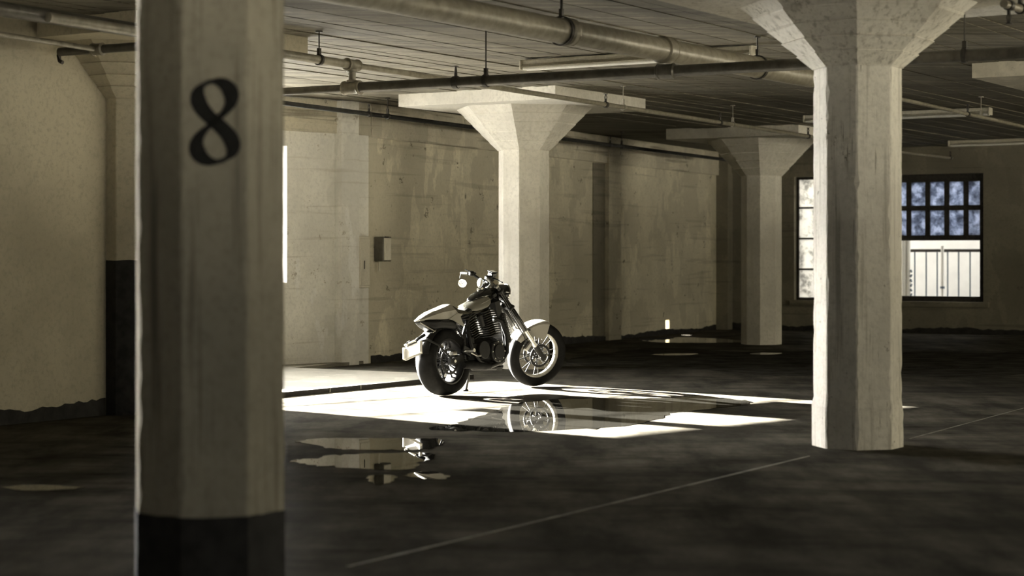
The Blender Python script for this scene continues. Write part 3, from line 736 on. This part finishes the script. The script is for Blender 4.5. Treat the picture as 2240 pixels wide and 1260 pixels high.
# ------------------------------------------------------------------ boxes on the back wall
def wallbox(name, px0, px1, y0, y1, dep, label, cat, o2=KP, d2=DB, out=OUT_B, fn=on_back):
    u0, u1 = fn(px0), fn(px1); c = o2 + d2 * (u0 + u1) / 2
    z1, z0 = EYE + (HY - y0) * c.y / FPX, EYE + (HY - y1) * c.y / FPX
    root = empty(name, v3(c, z0), math.atan2(d2.y, d2.x)); tag(root, label, cat)
    return root, u1 - u0, z1 - z0
root, w_, h_ = wallbox('junction_box', 818, 836, 518, 572, .14, 'metal junction box on the back wall, body darkened for its shaded side', 'electrical box')
MB().bevbox((0, -.067, h_ / 2), (w_, .13, h_), .006).build('body', M_pipe_dark, root)  # dark body colour stands for the shade on the box's side
MB().bevbox((0.0, -.135, h_ / 2), (w_ - .03, .008, h_ - .03), .003).build('cover', M_box, root)
MB().box((-w_ * .1, -.134, h_ - .004), (w_ * .35, .02, .012)).build('hinge', M_iron, root)
MB().tube([(-w_ * .3, -.05, 0), (-w_ * .3, -.05, -.12)], .012, 8).build('conduit', M_box, root)
root, w_, h_ = wallbox('electrical_cabinet', 779, 802, 517, 630, .06, 'flush painted cabinet door on the wall beside the pale pilaster', 'cabinet')
MB().bevbox((0, -.022, h_ / 2), (w_, .04, h_), .004).build('body', M_box, root)
dr = MB().bevbox((0, -.048, h_ / 2), (w_ - .03, .016, h_ - .06), .004).build('door', M_box, root)
MB().box((-w_ * .12, -.06, h_ * .45), (.008, .012, .1)).build('handle', M_iron, dr)

# ------------------------------------------------------------------ the motorcycle
# local axes: x forwards, y to its left, z up; origin under the rear axle
M_tyre = plain('tyre_rubber', (.0095, .0092, .0088), .8, spec=.12, grain=.3, gscale=18)
M_silver = plain('silver_grey_paint', (.34, .325, .28), .45, metal=.0, spec=.35, grain=.03, coat=.08)
M_tank = plain('dark_silver_paint', (.24, .23, .195), .42, metal=.0, spec=.4, grain=.03, coat=.1)
M_gloss = plain('gloss_black_paint', (.008, .008, .0078), .16, spec=.5, coat=.5)
M_satin = plain('satin_black_metal', (.010, .0097, .0091), .45, metal=.0, spec=.35, grain=.2)
M_engine = plain('black_engine_casting', (.010, .0097, .009), .55, metal=.0, spec=.3, grain=.25, gscale=25)
M_fin = plain('machined_fin_edge', (.05, .047, .04), .35, metal=.4, grain=.2)
M_chrome = plain('bright_chrome', (.86, .85, .82), .12, metal=1.0, grain=.03)
M_alu = plain('machined_aluminium', (.40, .39, .36), .30, metal=.9, grain=.08)
M_seat = plain('charcoal_suede', (.085, .079, .062), .9, spec=.15, grain=.2, gscale=60)
M_plate = plain('white_plate_enamel', (.86, .85, .80), .4, grain=.04)
M_mirror = plain('mirror_glass', (.93, .93, .92), .05, metal=1.0, grain=.0)
M_lens = plain('dark_lens', (.05, .045, .04), .15, spec=.7)

bike = empty('motorcycle', (-.62, 17.75, .004), R(53)); bike.rotation_euler = (R(-6), 0, R(53))
tag(bike, 'silver and black custom motorcycle parked on its kickstand in the sunlight', 'motorcycle')
RX, RZ, RRAD = 0.0, .312, .312                              # rear axle and tyre radius
FX, FZ, FRAD = 1.485, .326, .327
def tyre(mb, c, rad, width, rim):
    prof = []; hw = width / 2; sh = rad - rim
    for i in range(15):                                     # crown
        a = -math.pi / 2 + math.pi * i / 14
        y = hw * math.sin(a); r = rim + sh * (.52 + .48 * math.cos(a) ** .75 if math.cos(a) > 1e-6 else .52)
        prof.append((r, y))
    prof = [(rim, -hw * .72), (rim + sh * .22, -hw * .94)] + prof + [(rim + sh * .22, hw * .94), (rim, hw * .72)]
    mb.lathe(prof, c, (0, 1, 0), 64, True)
def arc(cx, cz, r, a0, a1, n, y=0):
    return [V((cx + r * math.cos(R(a0 + (a1 - a0) * i / n)), y, cz + r * math.sin(R(a0 + (a1 - a0) * i / n)))) for i in range(n + 1)]

# steering: everything at the front turns about the raked steering axis
SA0 = V((FX, 0, FZ)); SAU = V((-.663, 0, .748)).normalized(); STEER = R(-27)
SROT = Matrix.Rotation(STEER, 3, SAU)
def steer(p): return SA0 + SROT @ (V(p) - SA0)

def wheel(name, c, rad, width, rimr, nsp, xf, discs, pair, spoke_r):
    tm = MB(); tyre(tm, c, rad, width, rimr); tm.xf(xf)
    tw = tm.build(name, M_satin if False else M_tyre, bike, 50)
    rw = width * (.26 if name == 'front_wheel' else .40)
    MB().lathe([(rimr + .004, -rw), (rimr + .010, -rw - .006), (rimr - .004, -rw - .008), (rimr - .016, -rw + .008), (rimr - .022, 0), (rimr - .016, rw - .008), (rimr - .004, rw + .008), (rimr + .010, rw + .006), (rimr + .004, rw)], c, (0, 1, 0), 64, True).xf(xf).build('rim', M_steel if name == 'front_wheel' else M_satin, tw, 40)
    hb = MB(); hb.lathe([(.0, -rw * 1.1), (.030, -rw * 1.1), (.040, -rw * .8), (.028, -rw * .35), (.028, rw * .35), (.040, rw * .8), (.030, rw * 1.1), (.0, rw * 1.1)], c, (0, 1, 0), 28)
    hb.xf(xf).build('hub', M_satin, tw, 40)
    for k_ in range(nsp):
        for sgn in ((-1, 1) if pair else (0,)):
            a = 2 * math.pi * k_ / nsp + .12; a2 = a + sgn * .14
            p0 = V(c) + V((math.cos(a) * .03, sgn * rw * .45, math.sin(a) * .03)); p1 = V(c) + V((math.cos(a2) * (rimr - .014), 0, math.sin(a2) * (rimr - .014)))
            MB().tube([p0, p0.lerp(p1, .5), p1], [spoke_r * 1.35, spoke_r, spoke_r * 1.1], 6).xf(xf).build('spoke', M_satin if name != 'front_wheel' else M_engine, tw, 60)
    for y, r in discs:
        dm = MB(); dm.lathe([(r * .80, -.0025), (r, -.0025), (r, .0025), (r * .80, .0025)], V(c) + V((0, y, 0)), (0, 1, 0), 48, True)
        for k_ in range(6):
            a = 2 * math.pi * k_ / 6
            dm.tube([V(c) + V((math.cos(a) * .035, y * .9, math.sin(a) * .035)), V(c) + V((math.cos(a + .25) * r * .74, y, math.sin(a + .25) * r * .74))], .006, 6)
        dm.xf(xf).build('brake_disc', M_satin, tw, 30)
    return tw
ident = lambda p: V(p)
rwheel = wheel('rear_wheel', (RX, 0, RZ), RRAD, .205, .205, 7, ident, [(-.075, .125)], True, .0085)
for k_ in range(40):                                        # tread sipes standing as thin blocks on the rear crown
    a = 2 * math.pi * k_ / 40
    for sg in (-1, 1):
        p = [V((RX + (RRAD - .0022 - .012 * q * q) * math.cos(a + sg * .05 * q), sg * .075 * q, RZ + (RRAD - .0022 - .012 * q * q) * math.sin(a + sg * .05 * q))) for q in (.15, .55, 1.0)]
        MB().tube(p, .0022, 5).build('tread_block', M_tyre, rwheel)
MB().disc((RX, .085, RZ), (0, 1, 0), .10, .012, 40).build('drive_sprocket', M_alu, rwheel, 40)
fwheel = wheel('front_wheel', (FX, 0, FZ), FRAD, .125, .232, 8, steer, [(-.062, .118), (.062, .118)], True, .0048)

# fork, clamps, headlight
for sg in (-1, 1):
    y = sg * .105
    top = V((.862, y, 1.012)); bot = V((FX, y, FZ)) ; dirv = (bot - top)
    at = lambda t: top + dirv * t
    leg = MB().tube([at(-.02), at(.30), at(.31), at(.60)], [.026, .026, .030, .030], 16).xf(steer).build('fork_leg', M_gloss, bike, 40)
    MB().tube([at(.58), at(.86)], .0215, 16).xf(steer).build('stanchion', M_chrome, leg, 40)
    MB().tube([at(.84), at(.87), at(.985)], [.024, .030, .028], 14).xf(steer).build('fork_bottom', M_satin, leg, 40)
    MB().disc(bot, (0, 1, 0), .034, .05, 20).xf(steer).build('axle_clamp', M_satin, leg, 40)
    MB().disc(at(-.035), dirv, .024, .02, 18).xf(steer).build('fork_cap', M_alu, leg, 40)
    # radial brake caliper behind the leg
    cp = at(.80) + V((-.055, -sg * .02, -.03))
    MB().bevbox(cp, (.05, .055, .105), .012, Matrix.Rotation(R(35), 3, 'Y')).xf(steer).build('brake_caliper', M_alu if sg < 0 else M_satin, leg, 30)
    MB().tube([at(.10) + V((-.02, 0, 0)), at(.35) + V((-.05, sg * .02, 0)), at(.70) + V((-.06, 0, 0)), cp], .005, 6).xf(steer).build('brake_hose', M_satin, leg)
rk = Matrix.Rotation(math.atan2(.663, .748), 3, 'Y').inverted()
for t, nm in ((.03, 'top_clamp'), (.27, 'bottom_clamp')):
    c = V((.862, 0, 1.012)) + (V((FX, 0, FZ)) - V((.862, 0, 1.012))) * t
    m = MB().bevbox(c, (.075, .285, .036), .012, rk)
    m.disc(c + V((-.045, 0, -.01)), SAU, .032, .05, 20)
    m.xf(steer).build(nm, M_satin, bike, 30)
hl = MB(); hc = V((.985, 0, .955)); ax = V((.93, 0, -.12)).normalized()
hl.lathe([(.0, -.085), (.045, -.078), (.072, -.045), (.082, .0), (.084, .028), (.078, .030)], hc, ax, 36)
hlo = hl.xf(steer).build('headlight', M_gloss, bike, 50)
MB().lathe([(.0, .040), (.05, .036), (.078, .028), (.078, .02)], hc, ax, 32).xf(steer).build('headlight_lens', M_lens, hlo, 60)
MB().lathe([(.078, .022), (.088, .022), (.088, .036), (.078, .036)], hc, ax, 36, True).xf(steer).build('headlight_ring', M_chrome, hlo, 40)

# front fender: arched skin with deep side plates carried by the fork
def fender():
    n = 22; rings = []
    hw = .078; ro = FRAD + .020
    for i in range(n + 1):
        a = R(80 + (152 - 80) * i / n); t = i / n
        deep = (.185 if t < .18 else .185 + (.055 - .185) * ((t - .18) / .82) ** .8) if True else 0
        if t < .06: deep *= .93
        c_, s_ = math.cos(a), math.sin(a)
        def P(r, y): return V((FX + r * c_, y, FZ + r * s_))
        prof = [(ro - deep, -hw), (ro - deep * .5, -hw), (ro - .02, -hw), (ro - .004, -hw * .82), (ro, -hw * .4), (ro, hw * .4), (ro - .004, hw * .82), (ro - .02, hw), (ro - deep * .5, hw), (ro - deep, hw)]
        inn = [(r - (.004 if abs(y) < hw else 0), y * (1 if abs(y) < hw else .94)) for r, y in reversed(prof)]
        rings.append([P(r, y) for r, y in prof + inn])
    return MB().loft(rings)
ff = fender().xf(steer).build('front_fender', M_silver, bike, 35)
for t, y in ((.62, -.086), (.78, -.086)):
    for dx in (.03,):
        MB().disc(V((.862, y, 1.012)) + (V((FX, y, FZ)) - V((.862, y, 1.012))) * t + V((dx + .025, 0, .01)), (0, 1, 0), .009, .012, 10).xf(steer).build('fender_bolt', M_satin, ff)

# handlebar, grips, levers, mirrors, gauge
HB = V((.745, 0, 1.062))
bar = [HB + V(p) for p in ((-.105, -.30, .066), (-.09, -.22, .072), (-.05, -.16, .060), (.0, -.10, .012), (.03, 0, 0), (.02, .12, .004), (-.01, .17, .030), (-.04, .22, .030), (-.055, .30, .018))]
hbo = MB().tube(bar, .0135, 12).xf(steer).build('handlebar', M_satin, bike, 50)
for sg in (-1, 1):
    for y in (.05,): 
        MB().bevbox(HB + V((.05, sg * y, -.05)), (.04, .035, .11), .008, Matrix.Rotation(R(30), 3, 'Y')).xf(steer).build('riser', M_alu, hbo, 30)
    g0, g1 = HB + V((-.060 - .05 * (sg < 0), sg * .325, .012 + .048 * (sg < 0))), HB + V((-.040 - .05 * (sg < 0), sg * .22, .030 + .042 * (sg < 0)))
    gr_ = MB().tube([g0, g0.lerp(g1, .08), g0.lerp(g1, .9), g1], [.013, .0175, .0175, .019], 14).xf(steer).build('grip', M_seat if sg < 0 else M_alu, hbo, 50)
    cb = HB + V((-.022 - .05 * (sg < 0), sg * .19, .036 + .04 * (sg < 0)))
    MB().bevbox(cb, (.055, .06, .05), .012).xf(steer).build('switch_pod', M_satin, hbo, 30)
    rs = MB(); rs.bevbox(cb + V((.045, 0, .035)), (.06, .085, .045), .010); rs.bevbox(cb + V((.045, 0, .062)), (.068, .092, .012), .005)
    if sg < 0: rs.xf(steer).build('fluid_reservoir', M_gloss, hbo, 30)
    lv = [cb + V((.05, sg * .01, .0)), cb + V((.075, sg * .06, -.004)), cb + V((.055, sg * .13, -.006)), cb + V((.045, sg * .19, -.002))]
    MB().tube(lv, [.009, .007, .006, .0075], 8).xf(steer).build('lever', M_satin, hbo, 50)
    # bar-end mirror hanging below the grip
    mc = steer(HB + V((-.045, sg * .30, -.085))) if sg > 0 else V((.575, -.07, 1.045))
    st0 = steer(g0 if sg > 0 else HB + V((-.06, -.17, .06)))
    # orientation: glass towards the rider, dipped towards the floor
    world_n = V((-.115, -.955, -.27)).normalized() if sg > 0 else V((-.75, -.60, .10)).normalized()
    rb = bike.rotation_euler.to_matrix(); nl = rb.inverted() @ world_n
    ms = MB().tube([st0, st0.lerp(mc, .5) + V((-.01, sg * .015, 0)), mc - nl * .014], .0045, 7).build('mirror_stem', M_satin, hbo)
    MB().lathe([(.0, -.020), (.030, -.017), (.046, -.004), (.047, .004), (.043, .004)], mc, nl, 32).build('mirror_shell', M_satin, hbo, 50)
    MB().disc(mc + nl * .002, nl, .0445, .003, 32).build('mirror_glass', M_mirror, hbo, 40)
MB().disc(HB + V((.075, 0, .02)), V((-.5, 0, .8)), .043, .035, 28).xf(steer).build('gauge', M_satin, hbo, 40)
MB().tube([HB + V((.04, -.12, .01)), HB + V((.14, -.10, -.06)), V((.90, -.04, .93)), V((.80, -.03, .86))], .006, 6).xf(steer).build('control_cable', M_satin, hbo)
MB().tube([HB + V((.04, .12, .01)), HB + V((.15, .09, -.05)), V((.90, .04, .90)), V((.78, .03, .84))], .006, 6).xf(steer).build('control_cable', M_satin, hbo)

# bodywork lofts: stations (x, z_low, z_high, half width low, half width high)
def body(stations, n=18, pw=2.6):
    rings = []
    for x, z0, z1, w0, w1 in stations:
        ring = []
        for k_ in range(n):
            a = 2 * math.pi * k_ / n; c_, s_ = math.cos(a), math.sin(a)
            q = math.copysign(abs(s_) ** (2 / pw), s_); e = math.copysign(abs(c_) ** (2 / pw), c_)
            t = (q + 1) / 2; ring.append(V((x, e * (w0 + (w1 - w0) * t), z0 + (z1 - z0) * t)))
        rings.append(ring)
    return MB().loft(rings)
def creased(stations):
    # x, z bottom, z crease, z top, half widths at bottom, crease, top: flat-sided shell with a hard shoulder
    rings = []
    for x, zb, zc, zt, wb, wc, wt_ in stations:
        rings.append([V((x, y, z)) for y, z in ((-wb * .6, zb - .004), (-wb, zb), (-wc, zc), (-wt_, zt - .006), (-wt_ * .5, zt), (wt_ * .5, zt), (wt_, zt - .006), (wc, zc), (wb, zb), (wb * .6, zb - .004))])
    return MB().loft(rings)
tail = creased([(-.335, .704, .708, .712, .020, .020, .016), (-.315, .708, .716, .728, .046, .046, .030), (-.25, .716, .732, .757, .070, .074, .046), (-.15, .712, .758, .792, .090, .096, .058), (-.085, .709, .772, .808, .102, .106, .062), (.0, .708, .784, .829, .112, .114, .064), (.105, .716, .790, .855, .120, .120, .062), (.122, .722, .780, .845, .118, .117, .060), (.145, .730, .762, .790, .112, .112, .060), (.205, .744, .750, .756, .104, .104, .060)]).build('tail_cowl', M_silver, bike, 22)
for sg in (-1, 1):                                          # swept lower prongs of the cowl
    pr = [(.02, .716), (.10, .752), (.205, .752), (.165, .724), (.190, .672), (.215, .632), (.13, .658), (.06, .694), (-.02, .708)]
    MB().prism([(x, sg * (.113 + .012 * (.75 - z)), z) for x, z in pr], (0, sg * .010, 0)).build('cowl_prong', M_silver, tail)
    MB().tube([(-.24, sg * .0755, .7355), (-.085, sg * .1065, .772), (.10, sg * .1205, .790)], .002, 6).build('cowl_crease', M_silver, tail)
under = body([(-.318, .684, .700, .030, .045), (-.25, .640, .704, .050, .080), (-.165, .602, .708, .070, .102), (-.05, .612, .712, .085, .110), (.08, .600, .716, .090, .112), (.19, .590, .700, .085, .100)], 18, 3.0).build('undertail', M_satin, bike, 40)
MB().tube([(-.322, -.03, .690), (-.245, -.055, .642), (-.165, -.072, .598)], .005, 6).build('edge_trim', M_silver, under)
MB().bevbox((-.300, 0, .676), (.012, .05, .016), .004, Matrix.Rotation(R(-35), 3, 'Y')).build('tail_light', M_lens, under)
seat = body([(.108, .780, .846, .060, .060), (.125, .766, .850, .088, .072), (.17, .752, .826, .104, .082), (.22, .744, .803, .112, .084), (.29, .740, .792, .118, .084), (.37, .742, .790, .124, .080), (.46, .750, .796, .128, .075), (.55, .766, .806, .124, .065), (.62, .790, .815, .105, .05)], 20, 2.8).build('seat', M_seat, bike, 50)
tank = body([(.335, .762, .800, .060, .040), (.365, .762, .820, .098, .066), (.43, .766, .854, .134, .084), (.52, .776, .890, .152, .090), (.60, .796, .918, .154, .088), (.655, .828, .930, .138, .074), (.690, .862, .926, .104, .054)], 24, 3.2).build('fuel_tank', M_tank, bike, 60)
tb = body([(.475, .872, .896, .036, .024), (.51, .878, .926, .064, .044), (.56, .884, .952, .082, .056), (.64, .880, .982, .092, .064), (.76, .890, 1.004, .086, .060), (.84, .905, 1.005, .060, .045), (.86, .92, .99, .040, .030)], 20, 2.6).build('tank_cover', M_gloss, bike, 60)
MB().disc((.66, 0, .993), V((-.18, 0, 1)), .034, .02, 26).build('filler_cap', M_alu, tb, 40)
for sg in (-1, 1):
    MB().tube([(.47, sg * .140, .836), (.55, sg * .152, .862), (.61, sg * .151, .880)], .003, 6).build('tank_crease', M_silver, tank)
    MB().bevbox((.77, sg * .080, .920), (.065, .016, .04), .008, Matrix.Rotation(R(-20), 3, 'Y')).build('side_intake', M_satin, tb, 30)

# frame, swingarm, shock
fr = MB()
for sg in (-1, 1):
    fr.tube([(.88, sg * .02, .93), (.84, sg * .09, .70), (.83, sg * .11, .45), (.80, sg * .10, .28), (.66, sg * .10, .215), (.30, sg * .11, .225), (.20, sg * .10, .32)], .017, 10)
    fr.tube([(.86, sg * .03, .95), (.62, sg * .08, .845), (.34, sg * .09, .74), (.22, sg * .10, .56), (.20, sg * .10, .32)], .019, 10)
    fr.tube([(.32, sg * .09, .735), (.10, sg * .085, .70), (-.10, sg * .08, .69)], .014, 8)
    fr.tube([(.22, sg * .10, .50), (.10, sg * .085, .69)], .012, 8)
fr.tube([(.845, 0, .90), (.905, 0, .985)], .036, 16)
fr.build('frame', M_satin, bike, 50)
sw = MB()
for sg in (-1, 1):
    sw.loft([[V((x, sg * y + dy, z + dz)) for dy, dz in ((-.018, -h), (.018, -h), (.018, h), (-.018, h))] for x, y, z, h in ((.235, .075, .345, .040), (.13, .105, .338, .038), (.02, .122, .315, .032), (-.055, .122, .312, .024))])
    sw.disc((0, sg * .132, RZ), (0, 1, 0), .030, .022, 20)
swo = sw.build('swingarm', M_satin, bike, 35)
MB().disc((0, -.146, RZ), (0, 1, 0), .016, .012, 6).build('axle_nut', M_alu, swo)
MB().bevbox((.055, -.085, .385), (.085, .05, .055), .012).build('rear_caliper', M_alu, swo, 30)
sk = MB()
for i in range(52):
    pass
coil = [V((.21, -.05, .40)).lerp(V((.15, -.05, .66)), i / 90) + V((.030 * math.cos(i * .52), .030 * math.sin(i * .52), 0)) for i in range(91)]
sh = MB().tube([(.212, -.05, .37), (.148, -.05, .68)], .014, 10).build('shock_absorber', M_alu, bike, 50)
MB().tube(coil, .0055, 6).build('spring', M_alu, sh, 60)
MB().tube([(.20, .12, .33), (.02, .118, .412)], .007, 6).build('drive_chain', M_satin, bike)
MB().tube([(.20, .12, .30), (.02, .118, .215)], .007, 6).build('drive_chain', M_satin, bike)

# engine
eng = MB().bevbox((.52, 0, .385), (.58, .27, .27), .06).build('engine', M_engine, bike, 35)
m = MB(); m.disc((.64, -.148, .375), (0, 1, 0), .105, .05, 36); m.disc((.64, -.178, .375), (0, 1, 0), .07, .02, 30)
m.build('clutch_cover', M_engine, eng, 40)
m = MB(); m.disc((.43, -.15, .40), (0, 1, 0), .085, .05, 34); m.build('primary_cover', M_engine, eng, 40)
for k_ in range(8):
    a = 2 * math.pi * k_ / 8; MB().disc((.64 + .092 * math.cos(a), -.176, .375 + .092 * math.sin(a)), (0, 1, 0), .006, .008, 8).build('cover_bolt', M_alu, eng)
m = MB().bevbox((.53, 0, .246), (.52, .21, .05), .02); m.build('oil_pan', M_engine, eng, 35)
MB().bevbox((.30, 0, .45), (.16, .25, .22), .04).build('gearbox', M_engine, eng, 35)
def cylinder(name, b0, b1, wx, wy, nf):
    b0, b1 = V(b0), V(b1); ax_ = (b1 - b0).normalized(); ang = math.atan2(ax_.x, ax_.z); rot = Matrix.Rotation(ang, 3, 'Y')
    L = (b1 - b0).length
    core = MB().bevbox((b0 + b1) / 2, (wx * .74, wy * .78, L), .02, rot).build(name, M_engine, bike, 35)
    for i in range(nf):
        t = (i + .5) / nf; s = 1.0 if t < .6 else 1.0 - (t - .6) * .25
        MB().bevbox(b0 + ax_ * L * t, (wx * s, wy * s, .0075), .003, rot).build('fin', M_fin, core)
    hd = MB().bevbox(b1 + ax_ * .03, (wx * .8, wy * .8, .07), .02, rot).build('rocker_cover', M_engine, core, 35)
    return core
cylinder('front_cylinder', (.650, 0, .53), (.590, 0, .785), .175, .30, 12)
cylinder('rear_cylinder', (.425, 0, .52), (.345, 0, .735), .15, .25, 10)
# air intake, radiator, exhaust
MB().bevbox((.485, -.105, .675), (.075, .05, .15), .02, Matrix.Rotation(R(-18), 3, 'Y')).build('air_intake', M_satin, bike, 35)
rd = MB().bevbox((.885, 0, .60), (.045, .24, .30), .010, Matrix.Rotation(R(-14), 3, 'Y')).build('oil_cooler', M_satin, bike, 35)
for i in range(11):
    MB().bevbox(V((.885, 0, .60)) + Matrix.Rotation(R(-14), 3, 'Y') @ V((.0, 0, -.125 + .025 * i)), (.060, .25, .006), .002, Matrix.Rotation(R(-14), 3, 'Y')).build('cooler_fin', M_fin, rd)
MB().bevbox((.80, 0, .79), (.16, .19, .22), .04, Matrix.Rotation(R(-10), 3, 'Y')).build('airbox', M_satin, bike, 35)
ex = MB()
ex.tube([(.70, -.09, .70), (.79, -.125, .66), (.825, -.145, .52), (.80, -.150, .36), (.70, -.145, .270), (.52, -.145, .235)], .022, 12)
ex.tube([(.31, -.09, .66), (.25, -.125, .58), (.27, -.15, .40), (.36, -.15, .29), (.52, -.145, .235)], .022, 12)
exo = ex.build('exhaust_header', M_satin, bike, 60)
MB().tube([(.52, -.145, .24), (.44, -.150, .243), (.26, -.155, .262), (.12, -.165, .268), (.10, -.165, .268)], [.024, .034, .037, .036, .028], 18).build('muffler', M_tyre, bike, 40)
MB().loft([[V((x, y, z)) for y, z in ((-w0, .225), (-w0 * .7, .196), (w0 * .7, .196), (w0, .225), (w0 * .8, .25), (-w0 * .8, .25))] for x, w0 in ((.26, .07), (.34, .13), (.72, .13), (.83, .07))]).build('belly_pan', M_tyre, bike, 30)
# footpegs and controls
for sg in (-1, 1):
    pg = MB().tube([(.15, sg * .14, .395), (.14, sg * .20, .395), (.14, sg * .275, .398)], [.012, .018, .018], 12).build('footpeg', M_alu, bike, 50)
    MB().bevbox((.20, sg * .14, .40), (.13, .014, .075), .006, Matrix.Rotation(R(25), 3, 'Y')).build('peg_bracket', M_satin, pg, 30)
    MB().tube([(.22, sg * .165, .38), (.30, sg * .175, .345), (.315, sg * .215, .345)], .008, 8).build('foot_lever', M_alu, pg, 50)
# kickstand, on the far side
ks = MB().tube([(.50, .10, .225), (.56, .16, .14), (.60, .235, .022)], [.013, .012, .011], 10).build('kickstand', M_satin, bike, 50)
MB().disc((.602, .24, .024), V((.1, .35, 1)), .030, .012, 18).build('stand_foot', M_satin, ks)
# rear hugger, plate carrier, plate, tail lamps
hg = MB(); rings = []
for i in range(13):
    a = R(100 + (165 - 100) * i / 12); r0 = RRAD + .022
    c_, s_ = math.cos(a), math.sin(a)
    pf = [(-.085, -.02), (-.07, 0), (0, .006), (.07, 0), (.085, -.02), (.07, -.006), (0, 0), (-.07, -.006)]
    rings.append([V((r0 * c_ + dr_ * c_, y, RZ + r0 * s_ + dr_ * s_)) for y, dr_ in pf])
hgo = hg.loft(rings).build('rear_hugger', M_satin, bike, 50)
MB().bevbox((-.165, -.02, .602), (.06, .10, .012), .004, Matrix.Rotation(R(-28), 3, 'Y')).build('hugger_plate', M_alu, hgo)
for sg in (-1, 1):
    MB().tube([(-.02, sg * .128, .33), (-.20, sg * .128, .47), (-.33, sg * .11, .525), (-.415, sg * .07, .51)], .010, 8).build('carrier_arm', M_satin, hgo, 50)
prot = Matrix.Rotation(R(-14), 3, 'X') @ Matrix.Rotation(R(20), 3, 'Y')
pc = V((-.425, 0, .440))
plo = MB().bevbox(pc, (.008, .205, .115), .004, prot).build('licence_plate', M_plate, bike)
MB().bevbox(pc + prot @ V((.014, 0, 0)), (.016, .222, .13), .006, prot).build('plate_holder', M_alu, plo)
for sg in (-1, 1):
    MB().bevbox(pc + prot @ V((-.006, sg * .104, -.002)), (.03, .022, .122), .006, prot).build('plate_side_lamp', M_plate, plo)
MB().bevbox(pc + prot @ V((-.004, .02, .078)), (.035, .15, .022), .008, prot).build('plate_lamp', M_alu, plo)
MB().tube([pc + prot @ V((.01, -.03, .08)), (-.34, 0, .54), (-.24, 0, .575)], .016, 8).build('plate_stalk', M_satin, plo)
